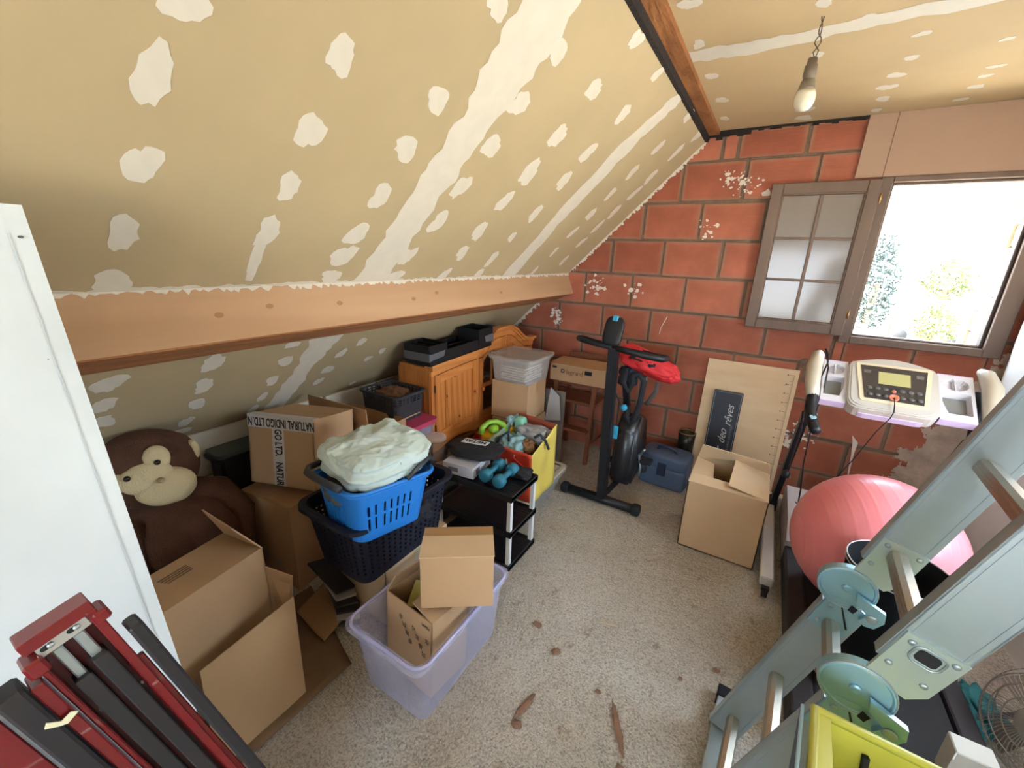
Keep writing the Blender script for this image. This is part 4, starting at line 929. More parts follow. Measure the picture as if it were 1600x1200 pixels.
bm = B(); bprism(bm, [(2.53, .16), (2.60, .10), (2.85, .12), (2.95, .3), (2.88, .52), (2.7, .6), (2.58, .5)], 'x', -.715, -.575); bmesh.ops.bevel(bm, geom=list(bm.edges), offset=.018, segments=3, affect='EDGES'); fw = link('flywheel_housing', bm, mat('housing_black', (34, 35, 38), .35), bk, True)
beam('brace', (-.70, 2.47, .07), (-.63, 2.75, .16), .02, .016, BLK, bk)
tube('crank', [(-.57, 2.72, .3), (-.545, 2.70, .22), (-.545, 2.69, .15)], .009, STEEL, bk); box('pedal', (-.545, -.47), (2.64, 2.72), (.27, .295), BLKM, bk, bev=.004)
tube('crank', [(-.56, 2.72, .3), (-.54, 2.70, .34), (-.53, 2.68, .36)], .009, STEEL, bk)
lathe('tension_knob', [(0, -.01), (.022, -.01), (.024, .01), (.018, .018), (0, .018)], (-.68, 2.60, .66), CY, bk, 18, Matrix.Rotation(R(90), 4, 'X')); box('cyan_accent', (-.705, -.675), (2.492, 2.50), (.47, .56), CY, bk, bev=.003)
tube('seat_post', [(-.64, 2.75, .55), (-.62, 2.85, .88)], .018, STEEL, bk); bm = B(); bblob(bm, (-.6, 2.88, .92), (.1, .11, .03), amp=.05, p=2.5, sub=3); link('seat', bm, BLKM, bk, True)
tube('cable', [(-.74, 2.5, .82), (-.70, 2.6, .66), (-.66, 2.63, .60), (-.64, 2.68, .56)], .004, BLKM, bk)
# red backpack hung on the bike
rb = thing('red_bag', 'red fabric bag with black straps hung over the exercise bike seat', 'bag', (-.58, 2.75, .9))
RED = mat('red_fabric', (206, 40, 44), .7, bump=.3, bscale=30)
bm = B(); M = frameM((-.585, 2.70, .955), (1, 0, -.32), (0, .35, 1)); bblob(bm, (0, 0, 0), (.195, .075, .095), amp=.22, freq=1.3, p=3, sub=5, M=M, seed=5); link('pouch', bm, RED, rb, True)
bm = B(); bblob(bm, (-.03, .0, .075), (.085, .03, .03), amp=.3, freq=2, p=3, sub=4, M=M, seed=2); link('black_pocket', bm, BLKM, rb, True)
def strap(pts, w=.016, m=BLKM, name='strap'):
    bm = B(); va, vb = [], []
    for i, p in enumerate(pts):
        t = (V(pts[min(i+1, len(pts)-1)])-V(pts[max(i-1, 0)])).normalized(); s = t.cross(V((.3, -1, .1))).normalized()*w
        va.append(bm.verts.new(V(p)+s)); vb.append(bm.verts.new(V(p)-s))
    for i in range(len(pts)-1): bm.faces.new((va[i], vb[i], vb[i+1], va[i+1]))
    o = link(name, bm, m, rb, True); md = o.modifiers.new('t', 'SOLIDIFY'); md.thickness = .005
strap([(-.70, 2.60, .93), (-.70, 2.58, .83), (-.66, 2.58, .78), (-.645, 2.6, .84), (-.65, 2.6, .89), (-.61, 2.6, .90), (-.575, 2.6, .86), (-.58, 2.59, .72), (-.60, 2.58, .60), (-.63, 2.58, .56), (-.65, 2.58, .60), (-.66, 2.6, .68)], .018)
strap([(-.50, 2.64, .86), (-.50, 2.63, .80), (-.53, 2.62, .74), (-.55, 2.62, .70)], .014, mat('strap_grey', (70, 62, 58), .8))
bm = B(); bblob(bm, (-.69, 2.64, .86), (.06, .03, .07), amp=.3, sub=4, seed=8); link('flap', bm, mat('navy_cloth', (30, 30, 44), .85), rb, True)

# ---------------------------------------------------------------- high chair with a carton on top
HW = mat('high_chair_wood', (122, 72, 48), .5, var=.1, vscale=8, stretch=(1, 1, .2))
hc = thing('wooden_high_chair', 'brown wooden high chair with footrest standing by the brick wall', 'chair', (-1.15, 3.0, 0))
for (x0, y0), (x1, y1) in (((-1.02, 2.90), (-.985, 2.86)), ((-1.35, 2.90), (-1.30, 2.86)), ((-1.0, 3.24), (-1.0, 3.12)), ((-1.34, 3.24), (-1.30, 3.12))):
    beam('leg', (x0, y0, 0), (x1, y1, .695 if y0 < 3 else .86), .016, .016, HW, hc)
box('seat', (-1.33, -.97), (2.88, 3.15), (.50, .525), HW, hc, bev=.006); box('footrest', (-1.32, -1.0), (2.80, 2.90), (.295, .315), HW, hc, bev=.005)
for z in (.62, .17): tube('stretcher', [(-1.0, 2.87, z), (-1.0, 3.15, z)], .011, HW, hc); tube('stretcher', [(-1.31, 2.87, z), (-1.31, 3.15, z)], .011, HW, hc)
box('tray_rail', (-1.33, -.96), (2.85, 2.875), (.66, .695), HW, hc, bev=.004); box('tray_rail', (-1.33, -.96), (3.09, 3.13), (.66, .695), HW, hc, bev=.004); box('back_rail', (-1.3, -1.0), (3.13, 3.15), (.80, .86), HW, hc, bev=.004)
lg = thing('parts_carton', 'flat brown carton with printed logo lying on the high chair', 'box', (-1.11, 2.95, .70))
M = T(-1.115, 2.925, .697, 2)
bm = B(); bbox(bm, (-.215, .215), (-.13, .13), (0, .125), M); link('body', bm, CARD2, lg)
bm = B(); bprism(bm, [(-.222, -.125), (-.19, -.152), (-.12, -.15), (-.10, -.14), (.0, -.15), (.1, -.152), (.19, -.14), (.222, -.12), (.222, .13), (-.222, .13)], 'z', .126, .132, M); link('lid', bm, CARD, lg)
FMx = M @ frameM((0, -.1305, .06), (1, 0, 0), (0, 0, 1))
bm = B(); bbox(bm, (-.20, -.165), (.035, .05), (0, .001), FMx); bbox(bm, (.06, .115), (.015, .045), (0, .001), FMx); link('hand_slot', bm, BLKM, lg)
PR = mat('logo_print', (120, 70, 56), .7)
bm = B(); bbox(bm, (-.128, -.1), (.005, .012), (0, .001), FMx); bbox(bm, (-.128, -.1), (.026, .033), (0, .001), FMx); bbox(bm, (-.128, -.121), (.005, .033), (0, .001), FMx); bbox(bm, (-.107, -.1), (.005, .033), (0, .001), FMx); link('logo', bm, INK, lg)
text('lettering', 'legrand', FMx @ T(-.02, .015, .0008), .05, PR, lg, sx=.9)
bm = B(); bbox(bm, (.216, .2165), (-.1, .1), (.03, .1), M); link('label', bm, mat('label_grey', (180, 176, 176), .6), lg)

# ---------------------------------------------------------------- pine hutch
cab = thing('pine_hutch', 'orange pine hutch with wavy cornice, panelled doors and one glass door', 'cabinet', (-1.82, 2.5, .34))
def topz(y):
    t = (y-1.84)/1.30
    if t < .40: return .905+.03*math.sin(t/.40*math.pi/2)
    if t < .57: s = (t-.40)/.17; return .935+.115*(.5-.5*math.cos(math.pi*s))
    if t < .68: return 1.05
    s = min(1, (t-.68)/.25); return 1.05-.14*(.5-.5*math.cos(math.pi*s))
ys = [1.84+1.30*i/26 for i in range(27)]
bm = B()
for i, (a, b_) in enumerate(((-1.96, -1.885), (-1.885, -1.81), (-1.81, -1.74), (-1.74, -1.70))): bbox(bm, (a+.001, b_-.001), (1.842, 1.862), (.345, .895), bev=.002)
link('side_panel', bm, PINE, cab); box('side_panel', (-1.96, -1.70), (3.118, 3.138), (.345, .895), PINE, cab)
box('back_panel', (-1.965, -1.955), (1.842, 3.138), (.345, .89), PINEH, cab); box('bottom_panel', (-1.955, -1.70), (1.862, 3.118), (.40, .42), PINEH, cab)
bm = B(); bbox(bm, (-1.955, -1.70), (1.842, 3.138), (.895, .915)); link('top_board', bm, PINEH, cab)
bm = B(); bprism(bm, [(y-.015 if i == 0 else y+(.015 if i == 26 else 0), topz(y)+.012) for i, y in enumerate(ys)]+[(y-.015 if i == 0 else y+(.015 if i == 26 else 0), topz(y)+.032) for i, y in list(enumerate(ys))[::-1]], 'x', -1.72, -1.655)
bprism(bm, [(y, topz(y)-.008) for y in ys]+[(y, topz(y)+.014) for y in ys[::-1]], 'x', -1.72, -1.668); bprism(bm, [(y, topz(y)-.045) for y in ys]+[(y, topz(y)-.005) for y in ys[::-1]], 'x', -1.70, -1.680)
link('cornice', bm, PINEH, cab)
# bottom rail with scallops and plinth feet
bm = B(); bot = [(1.842, .345), (1.90, .345)]+[(1.90+.40*i/10, .345+.03*math.sin(math.pi*i/10)) for i in range(1, 11)]+[(2.70, .36), (3.08, .345), (3.138, .345), (3.138, .415), (1.842, .415)]; bprism(bm, bot, 'x', -1.70, -1.682); link('bottom_rail', bm, PINEH, cab)
bm = B()
for y in (1.845, 2.318, 2.682, 3.11): bbox(bm, (-1.70, -1.684), (y, y+.026), (.41, topz(y+.01)-.02))
link('face_stile', bm, PINE, cab)
def door(y0, y1, z0, ztop, name, glass=False):
    d_ = box(name, (-1.70, -1.678), (y0, y0+.05), (z0, ztop(y0+.025)), PINE, cab)
    sub = lambda n, bm, m: link(n, bm, m, d_)
    bm = B(); bbox(bm, (-1.70, -1.678), (y1-.05, y1), (z0, ztop(y1-.025))); sub('stile', bm, PINE)
    bm = B(); bbox(bm, (-1.70, -1.679), (y0+.05, y1-.05), (z0, z0+.055)); sub('rail', bm, PINEH)
    yy = [y0+.05+(y1-y0-.1)*i/8 for i in range(9)]
    lo = (lambda y: ztop(y)-.055) if not glass else (lambda y: ztop((y0+y1)/2)-.125+.07*math.sin(math.pi*(y-y0-.05)/(y1-y0-.1)))
    bm = B(); bprism(bm, [(y, lo(y)) for y in yy]+[(y, ztop(y)) for y in yy[::-1]], 'x', -1.70, -1.679); sub('rail', bm, PINEH)
    if glass:
        ym = (y0+y1)/2
        bm = B(); bbox(bm, (-1.694, -1.682), (ym-.006, ym+.006), (z0+.25, lo(ym))); bbox(bm, (-1.70, -1.68), (y0+.05, y1-.05), (z0+.24, z0+.27)); sub('glazing_bar', bm, PINE)
        bm = B(); bprism(bm, [(y0+.045, z0+.05)]+[(y1-.045, z0+.05)]+[(y, lo(y)+.006) for y in yy[::-1]], 'x', -1.692, -1.689); sub('pane', bm, CABG)
    else:
        n = 6; w_ = (y1-y0-.1)/n
        for i in range(n):
            a = y0+.05+w_*i; bm = B(); bprism(bm, [(a+.0004, z0+.055), (a+w_-.0004, z0+.055), (a+w_-.0004, lo(a+w_)), (a+.0004, lo(a))], 'x', -1.697, -1.684-.0006*(i % 2) if 0 < i < n-1 else -1.689); sub('plank', bm, PINE)
        for ky, kz in ((y0+.12, z0+.28), (y0+.25, z0+.1), (y0+.2, z0+.40)): 
            bm = B(); bquad(bm, [(-1.6835, ky+math.cos(a)*.007, kz+math.sin(a)*.011) for a in [i*math.pi/5 for i in range(10)]], .001); sub('wood_knot', bm, KNOT)
    return d_
zl = lambda y: topz(y)-.05
d1 = door(1.872, 2.315, .415, zl, 'door'); d2 = door(2.345, 2.68, .415, zl, 'door', True); d3 = door(2.71, 3.108, .415, zl, 'door')
for y, d_ in ((2.285, d1), (2.368, d2), (2.735, d3)): lathe('knob', [(.006, 0), (.006, .012), (.014, .018), (.015, .026), (.008, .032), (0, .033)], (-1.678, y, .655), PINE, d_, 16, Matrix.Rotation(R(90), 4, 'Y'))
for z in (.48, .75): box('hinge', (-1.682, -1.674), (1.866, 1.873), (z, z+.05), DSTEEL, d1)
box('shelf', (-1.955, -1.70), (1.862, 3.118), (.67, .685), PINEH, cab)
for k, (y, z, l) in enumerate(((2.40, .687, .10), (2.43, .70, .12), (2.55, .687, .09))):
    o = box('folder', (-1.90, -1.74), (y, y+l), (z, z+.012), mat('paper', (220, 216, 206), .7), None); tag(o, ['flat white folder lying on the hutch shelf, lower of two', 'flat white folder lying on the hutch shelf, upper of two', 'short white folder at the right on the hutch shelf'][k], 'folder', 'folders in the hutch')
pf = thing('low_platform', 'low wooden platform carrying the pine hutch', 'platform', (-1.82, 2.5, 0))
for y in (1.86, 2.45, 3.0): box('bearer', (-1.97, -1.70), (y, y+.10), (0, .32), RAWW, pf)
box('deck', (-1.97, -1.69), (1.85, 3.13), (.32, .344), mat('platform_board', (120, 84, 56), .8), pf)
# organiser tray on the hutch
og = thing('organiser_tray', 'black and grey moulded organiser tray resting on the pine hutch', 'tray', (-1.8, 2.1, .95))
OM = Matrix.Translation((-1.745, 2.115, .955)) @ Matrix.Rotation(R(2.5), 4, 'X')
def ring(bm, x0, x1, y0, y1, z0, z1, t=.006):
    for a in (((x0, x1), (y0, y0+t)), ((x0, x1), (y1-t, y1)), ((x0, x0+t), (y0, y1)), ((x1-t, x1), (y0, y1))): bbox(bm, a[0], a[1], (z0, z1), OM, .002)
bm = B(); ring(bm, -.10, .10, -.32, .33, .0, .075); bbox(bm, (-.10, .10), (-.32, .33), (0, .006), OM); bbox(bm, (-.01, .0), (-.15, .17), (0, .06), OM)
link('tray_body', bm, BLK, og)
bm = B(); ring(bm, -.10, .106, -.328, -.16, .03, .125); bbox(bm, (-.10, .10), (-.325, -.165), (.05, .056), OM)
for yy in (-.27, -.215): bbox(bm, (-.10, .10), (yy, yy+.005), (.05, .115), OM)
link('end_bin', bm, BLK, og)
bm = B(); ring(bm, -.08, .106, .17, .34, .03, .14); bbox(bm, (-.09, .10), (.175, .335), (.05, .056), OM); link('end_bin', bm, BLK, og)
bm = B(); bprism(bm, [(-.330, .035), (-.2, .045), (-.19, .08), (-.330, .075)], 'x', .105, .1095, OM); bbox(bm, (-.10, .108), (-.333, -.327), (.03, .08), OM); link('grey_band', bm, GREYP, og)
bm = B(); bprism(bm, [(.245, .045), (.342, .035), (.342, .09), (.235, .085)], 'x', .105, .1095, OM); link('grey_band', bm, GREYP, og)
for k, (y, z, c, l, lab) in enumerate(((2.64, 1.075, (38, 92, 170), .1, 'blue cardboard packet on top of the hutch behind the tray'), (2.80, 1.055, (40, 44, 90), .1, 'dark blue packet at the right on top of the hutch'))):
    M = T(-1.79, y, 1.035, 12, 'X') if k == 0 else T(-1.78, y, 1.02, 0)
    q = thing('packet', lab, 'packet', (-1.8, y, z)); bm = B(); bbox(bm, (-.09, .09), (-.07, .07), (-.012, .016), M, .002); link('box', bm, mat('packet%d' % k, c, .5), q)
    bm = B(); bbox(bm, (-.05, .09), (.01, .04), (.0155, .017), M); link('label', bm, mat('packet_label', (214, 218, 226), .5), q)
tag(blob('dark_net', (-1.80, 2.62, .955), (.09, .13, .04), BLKM, None, amp=.7, freq=2.4, sub=4, seed=4), 'dark crumpled net bag on the hutch top', 'bag')

# ---------------------------------------------------------------- carton stack with clear box
s1 = thing('carton', 'lower brown carton of the pair in front of the hutch glass door', 'box', (-1.42, 2.5, .0), 'stacked cartons by the hutch'); M = T(-1.415, 2.49, 0, 4); cbox(s1, M, .29, .30, .475, CARD2, flaps=(('+x', .144, 0), ('-x', .144, 0)))
s2 = thing('carton', 'upper brown carton of the pair, under the clear plastic box', 'box', (-1.42, 2.5, .485), 'stacked cartons by the hutch'); M = T(-1.425, 2.49, .485, 2); cbox(s2, M, .285, .29, .265, CARD, flaps=(('+x', .142, 0), ('-x', .142, 0)), tape=.05)
s3 = thing('clear_box', 'translucent lidded plastic box of papers on the carton stack', 'box', (-1.42, 2.5, .76)); tubshell('shell', -1.415, 2.49, .32, .32, .757, .925, FROST, s3, taper=.9, r=.03, rim=.008)
bm = B(); bprism(bm, [(x-1.415, y+2.49) for x, y in rr(.36, .36, .03)], 'z', .925, .94); bprism(bm, [(x-1.415, y+2.49) for x, y in rr(.35, .35, .03)], 'z', .91, .926); link('lid', bm, FROST, s3)
PAP = mat('paper', (220, 216, 206), .7)
for k in range(6):
    bm = B(); bbox(bm, (-.10, .10), (-.115, .115), (.765+k*.017, .775+k*.017), Matrix.Translation((-1.41, 2.49, 0)) @ Matrix.Rotation(R(random.uniform(-6, 6)), 4, 'Z')); o = link('paper_stack', bm, PAP); tag(o, ['lowest', 'second lowest', 'third from the bottom', 'third from the top', 'second from the top', 'topmost'][k]+' sheaf of papers inside the clear box', 'papers', 'papers in the clear box')
bd = thing('leaning_board', 'pale grey board leaning behind the carton stack beside the high chair', 'board', (-1.30, 2.83, 0)); slab('panel', [(-1.42, 2.74, 0), (-1.18, 2.76, 0), (-1.18, 2.78, .62), (-1.42, 2.76, .62)], .008, mat('grey_board', (120, 108, 98), .8), bd)
o = slab('loose_sheet', [(-1.29, 2.67, .40), (-1.17, 2.69, .42), (-1.20, 2.71, .60), (-1.27, 2.70, .66)], .003, mat('paper_grey', (170, 166, 166), .7), bd)

# ---------------------------------------------------------------- shelf unit with things on it
su = thing('shelf_unit', 'low black plastic three-tier shelf unit with white posts', 'shelf', (-1.16, 1.68, 0))
SM_ = T(-1.15, 1.685, 0, 0)
for z in (.0, .205, .415):
    bm = B(); bbox(bm, (-.25, .25), (-.14, .14), (z+.012, z+.028), SM_); 
    for a in (((-.25, .25), (-.14, -.128)), ((-.25, .25), (.128, .14)), ((-.25, -.238), (-.14, .14)), ((.238, .25), (-.14, .14))): bbox(bm, a[0], a[1], (z, z+.034), SM_, .002)
    for i in range(12): bbox(bm, (-.235, .235), (-.12+i*.021, -.116+i*.021), (z+.028, z+.0295), SM_)
    link('tier', bm, BLK, su)
for sx in (-1, 1):
    for sy in (-1, 1):
        for z in (.034, .239): box('post', (-1.15+sx*.232-.011, -1.15+sx*.232+.011), (1.685+sy*.122-.011, 1.685+sy*.122+.011), (z, z+.172), WHT, su)
def dumbbell(label, a, b):
    t = thing('dumbbell', label, 'dumbbell', a, 'dumbbells on the shelf unit'); a, b = V(a), V(b); d = (b-a).normalized(); x = d.orthogonal().normalized(); y = d.cross(x)
    F_ = Matrix(((x.x, y.x, d.x, a.x), (x.y, y.y, d.y, a.y), (x.z, y.z, d.z, a.z), (0, 0, 0, 1))); L = (b-a).length; TE = mat('dumbbell_teal', (42, 116, 140), .55)
    bm = B(); blathe(bm, [(.015, 0), (.016, L/2), (.015, L)], (0, 0, 0), 16, F_); link('grip', bm, TE, t, True)
    for s in (0, L):
        bm = B(); blathe(bm, [(0, -.026), (.026, -.026), (.034, -.018), (.036, 0), (.034, .018), (.026, .026), (0, .026)], (0, 0, 0), 20, F_ @ Matrix.Translation((0, 0, s))); link('head', bm, TE, t, True)
dumbbell('teal dumbbell on the shelf unit, the one nearer the white box', (-1.095, 1.60, .487), (-1.10, 1.735, .487))
dumbbell('teal dumbbell on the shelf unit, the one nearer the shelf front', (-1.005, 1.59, .487), (-1.01, 1.73, .487))
wbx = thing('white_carton', 'flat white carton on the shelf unit, under the black pouch', 'box', (-1.27, 1.67, .45)); M = T(-1.265, 1.66, .45, 8); bm = B(); bbox(bm, (-.095, .095), (-.10, .10), (0, .065), M, .002); link('body', bm, mat('white_card', (196, 194, 204), .6), wbx)
bm = B(); bbox(bm, (.0955, .096), (-.07, -.03), (.012, .05), M); link('label', bm, mat('label_dark', (110, 108, 120), .6), wbx); bm = B(); bbox(bm, (-.06, .0), (-.1005, -.1), (.02, .045), M); link('label', bm, mat('label_dark', (110, 108, 120), .6), wbx)
mb = thing('black_bag', 'black folded pouch with a white word patch lying on the white carton', 'bag', (-1.27, 1.72, .52))
bm = B(); M = T(-1.25, 1.71, .552, 14); bblob(bm, (0, 0, 0), (.155, .10, .034), amp=.12, freq=1.6, p=2.6, sub=5, M=M, seed=1); link('pouch', bm, BLKM, mb, True)
PLM = M @ T(.0, .01, .0385, 0) @ Matrix.Rotation(R(-4), 4, 'X')
bm = B(); bprism(bm, [(-.075, -.028), (.07, -.025), (.078, .026), (-.07, .032)], 'z', -.004, .0, PLM); link('print_patch', bm, mat('print_white', (214, 214, 216), .6), mb)
text('lettering', 'METAL', PLM @ T(0, .001, .0004, 180), .046, BLKM, mb, sx=.95, bold=.0012)
bm = B()
for k in range(9): bblob(bm, (-.15+.02*math.sin(k), -.03+.012*k, -.01), (.006, .006, .006), amp=0, sub=2, M=M)
link('cord_ends', bm, BLKM, mb, True)
gl = blob('black_glove', (-.965, 1.755, .472), (.055, .05, .026), BLKM, None, amp=.25, freq=1.5, p=2.6, sub=4, seed=6); tag(gl, 'crumpled black glove at the shelf corner by the dumbbells', 'glove')
# ---------------------------------------------------------------- white lidded box, shopping bag, toys
ub = thing('underbed_box', 'long translucent box with cream rim under the shopping bag', 'box', (-1.3, 2.2, 0)); tubshell('shell', -1.25, 2.22, .42, .60, .0, .14, FROST, ub, taper=.9, r=.03, rim=.02, ang=0)
bm = B()
for a, b_ in ((rr(.46, .64, .04), rr(.40, .58, .03)),):
    va = [bm.verts.new((x-1.25, y+2.22, .158)) for x, y in a]; vb = [bm.verts.new((x-1.25, y+2.22, .158)) for x, y in b_]; vc = [bm.verts.new((x-1.25, y+2.22, .138)) for x, y in a]
    for i in range(len(a)): j = (i+1) % len(a); bm.faces.new((va[i], va[j], vb[j], vb[i])); bm.faces.new((va[i], vc[i], vc[j], va[j]))
link('rim', bm, mat('cream_plastic', (206, 196, 176), .5), ub); box('lid', (-1.44, -1.06), (1.94, 2.50), (.140, .152), mat('cream_plastic', (206, 196, 176), .5), ub)
sb = thing('shopping_bag', 'full red, orange and yellow woven shopping bag on the underbed box', 'bag', (-1.22, 2.12, .16))
ORG, YLW, RDD = mat('bag_orange', (202, 66, 42), .5, bump=.25, bscale=14), mat('bag_yellow', (222, 200, 98), .5, bump=.25, bscale=14), mat('bag_red', (190, 44, 40), .5)
def bagwall(name, q, m, seed, n=14):
    bm = B(); g_ = {}; a, b_, c, d = [V(p) for p in q]; nn = (b_-a).cross(d-a).normalized()
    for i in range(n+1):
        for j in range(n+1):
            u, v = i/n, j/n; p = a.lerp(b_, u).lerp(d.lerp(c, u), v); w_ = .018*noise.noise(p*9+V((seed, 0, 0)))*(4*u*(1-u))**.3; g_[i, j] = bm.verts.new(p+nn*(w_+.014*math.sin(math.pi*u)*math.sin(math.pi*v)*-1))
    for i in range(n):
        for j in range(n): bm.faces.new((g_[i, j], g_[i+1, j], g_[i+1, j+1], g_[i, j+1]))
    o = link(name, bm, m, sb, True); md = o.modifiers.new('t', 'SOLIDIFY'); md.thickness = .002; return o
z0 = .158
bagwall('front_panel', [(-1.30, 1.925, z0), (-1.00, 1.955, z0), (-1.02, 1.965, .47), (-1.31, 1.93, .50)], ORG, 1)
bagwall('side_panel', [(-1.00, 1.955, z0), (-1.00, 2.26, z0), (-1.00, 2.25, .58), (-1.02, 1.965, .47)], YLW, 2)
bagwall('back_panel', [(-1.00, 2.26, z0), (-1.28, 2.28, z0), (-1.30, 2.28, .58), (-1.00, 2.25, .58)], mat('bag_brown', (150, 70, 48), .6), 3)
bagwall('side_panel', [(-1.28, 2.28, z0), (-1.30, 1.925, z0), (-1.31, 1.93, .50), (-1.30, 2.28, .58)], mat('bag_green', (130, 150, 130), .6), 4)
bm = B(); bprism(bm, [(-1.17, .30), (-1.10, .25), (-1.03, .27), (-1.02, .33), (-1.04, .40), (-1.12, .44)], 'y', 1.925, 1.93); link('print_patch', bm, RDD, sb)
bm = B(); btube(bm, [(-1.06, 2.06, .54), (-1.03, 2.08, .56), (-1.0, 2.10, .52), (-.985, 2.12, .46)], .009, 6); btube(bm, [(-1.27, 1.96, .47), (-1.24, 1.96, .53), (-1.21, 2.0, .56), (-1.20, 2.0, .50)], .009, 6); link('handle', bm, mat('handle_dark', (34, 46, 54), .7), sb, True)
tag(blob('blue_garment', (-1.19, 2.06, .42), (.085, .10, .10), mat('pale_blue_cloth', (140, 178, 184), .8), None, amp=.3, sub=4, seed=2), 'pale blue cloth in the shopping bag', 'cloth')
tag(blob('brown_toy', (-1.10, 2.06, .46), (.045, .045, .05), mat('plush_brown', (140, 96, 58), .9, bump=.8, bscale=200), None, amp=.35, sub=4, seed=3), 'small fuzzy brown toy in the shopping bag', 'toy')
tag(blob('clear_wrap', (-1.13, 2.18, .50), (.11, .06, .06), mat('wrap_grey', (150, 146, 146), .3), None, amp=.3, sub=4, seed=9), 'crumpled grey plastic wrap in the shopping bag', 'bag')
tag(blob('mint_cup', (-1.235, 2.20, .53), (.035, .035, .06), mat('mint', (130, 196, 172), .5), None, amp=.02, p=4, sub=3), 'mint green cup at the back of the shopping bag', 'cup')
# clutter between hutch and shelf
tag(blob('grey_bundle', (-1.55, 2.02, .17), (.13, .14, .20), mat('grey_cloth', (118, 108, 98), .9, bump=.5, bscale=30), None, amp=.18, sub=5, seed=12), 'grey cloth bundle in front of the hutch', 'bundle')
tag(blob('dark_bundle', (-1.56, 1.76, .15), (.11, .10, .16), mat('dark_grey_cloth', (62, 60, 54), .9), None, amp=.3, sub=4, seed=13), 'dark cloth bundle left of the grey one', 'bundle')
tag(blob('red_cloth', (-1.53, 2.22, .26), (.07, .07, .15), mat('red_toy', (176, 34, 36), .5), None, amp=.3, sub=4, seed=14), 'red cloth behind the yellow toy telephone', 'cloth')
ck = thing('toy_carton', 'low carton under the yellow toy telephone', 'box', (-1.43, 2.1, .158)); cbox(ck, T(-1.385, 2.09, .158, 0), .12, .16, .185, CARD2, flaps=(('+x', .06, 0), ('-x', .06, 0)))
tp_ = thing('toy_telephone', 'yellow toy telephone with a lime green handset', 'toy', (-1.42, 2.08, .34)); YT = mat('toy_yellow', (222, 172, 32), .4)
bm = B(); bblob(bm, (-1.375, 2.07, .41), (.055, .07, .065), amp=.0, p=3.2, sub=4); bblob(bm, (-1.365, 2.06, .475), (.06, .075, .035), amp=0, p=2.6, sub=4); link('body', bm, YT, tp_, True)
bm = B(); btube(bm, [(-1.395, 1.97, .51), (-1.39, 1.985, .55), (-1.375, 2.03, .575), (-1.34, 2.07, .575), (-1.315, 2.105, .55), (-1.305, 2.115, .51)], [.02, .019, .016, .016, .019, .022], 12); bblob(bm, (-1.35, 2.05, .525), (.03, .035, .03), amp=0, p=2.5, sub=3); link('handset', bm, mat('lime_green', (138, 186, 54), .4), tp_, True)
tf = thing('toy_flower', 'small toy with pale blue flower top beside the yellow telephone', 'toy', (-1.30, 2.16, .44)); 
# stands on the shopping bag rim contents
bm = B(); blathe(bm, [(.03, .46), (.034, .48), (.03, .50), (.018, .51), (0, .51)], (-1.305, 2.19, 0), 20); link('base', bm, YT, tf, True)
bm = B(); blathe(bm, [(.014, .51), (.016, .535), (0, .54)], (-1.305, 2.19, 0), 16); link('neck', bm, WHT, tf, True); bm = B(); bblob(bm, (-1.305, 2.19, .56), (.03, .03, .024), amp=.3, freq=2.5, p=2, sub=4, seed=3); link('flower', bm, mat('flower_blue', (140, 176, 184), .6), tf, True)
tag(blob('cream_cloth', (-1.56, 1.76, .315), (.03, .05, .03), mat('cream_cloth', (196, 184, 160), .9), None, amp=.4, sub=3, seed=4), 'cream scrap of cloth by the hutch foot', 'cloth')
tag(slab('white_folder', [(-1.44, 1.47, .05), (-1.40, 1.53, .05), (-1.42, 1.53, .52), (-1.46, 1.47, .52)], .006, PAP), 'upright white folder between the laundry basket and the shelf unit', 'folder')

# ---------------------------------------------------------------- laundry baskets and towel
NAVY = mat('navy_plastic', (24, 27, 42), .5, spec=.4)
nb_ = thing('laundry_basket', 'large dark navy perforated laundry basket under the blue one', 'basket', (-1.3, 1.08, .3))
per = 1.6
def nh(u, v):
    if not .12 < v < .8: return False
    i = int(u*150); j = int(v*26); return (i % 3 == 0) and (j % 2 == 0)
tubshell('shell', -1.30, 1.085, .35, .54, .315, .605, NAVY, nb_, taper=.84, r=.06, th=.004, hole=nh, step=.0112, nz=26, rim=.016)
tube('rim', [(x-1.30, y+1.085, .60) for x, y in rr(.372, .562, .07, 5)], .008, NAVY, nb_, 8, True)
bb = thing('shopping_basket', 'bright blue slotted basket with dark handles sitting in the navy one', 'basket', (-1.24, 1.0, .5))
BLU = mat('blue_plastic', (34, 122, 210), .42, spec=.4)
def bh(u, v):
    if not .22 < v < .72: return False
    return int(u*114) % 3 == 1 and not (.47 < v < .5) and not any(abs(((u-c+.5) % 1)-.5) < .035 for c in (0, .25, .5, .75))
BM = Matrix.Translation((-1.235, .99, .64)) @ Matrix.Rotation(R(-6), 4, 'X') @ Matrix.Rotation(R(-4), 4, 'Y') @ Matrix.Translation((1.235, -.99, -.64))
tubshell('shell', -1.225, .99, .31, .36, .53, .74, BLU, bb, taper=.8, r=.06, th=.004, hole=bh, step=.0105, nz=20, M=BM, rim=.012, ang=R(-8))
def rimpt(x, y, z, a=R(-8)): return BM @ V((-1.225+x*math.cos(a)-y*math.sin(a), .99+x*math.sin(a)+y*math.cos(a), z))
bm = B(); P = rr(.336, .386, .065, 5); btube(bm, [rimpt(x, y, .741) for x, y in P], .008, 8, True); link('rim', bm, BLU, bb, True)
bm = B(); btube(bm, [rimpt(x*1.02, y*1.02, .764) for x, y in [(.11, -.206), (.05, -.21), (-.05, -.212), (-.12, -.208), (-.165, -.18), (-.187, -.12), (-.19, -.03)]], .0135, 8); link('handle', bm, DGREY, bb, True)
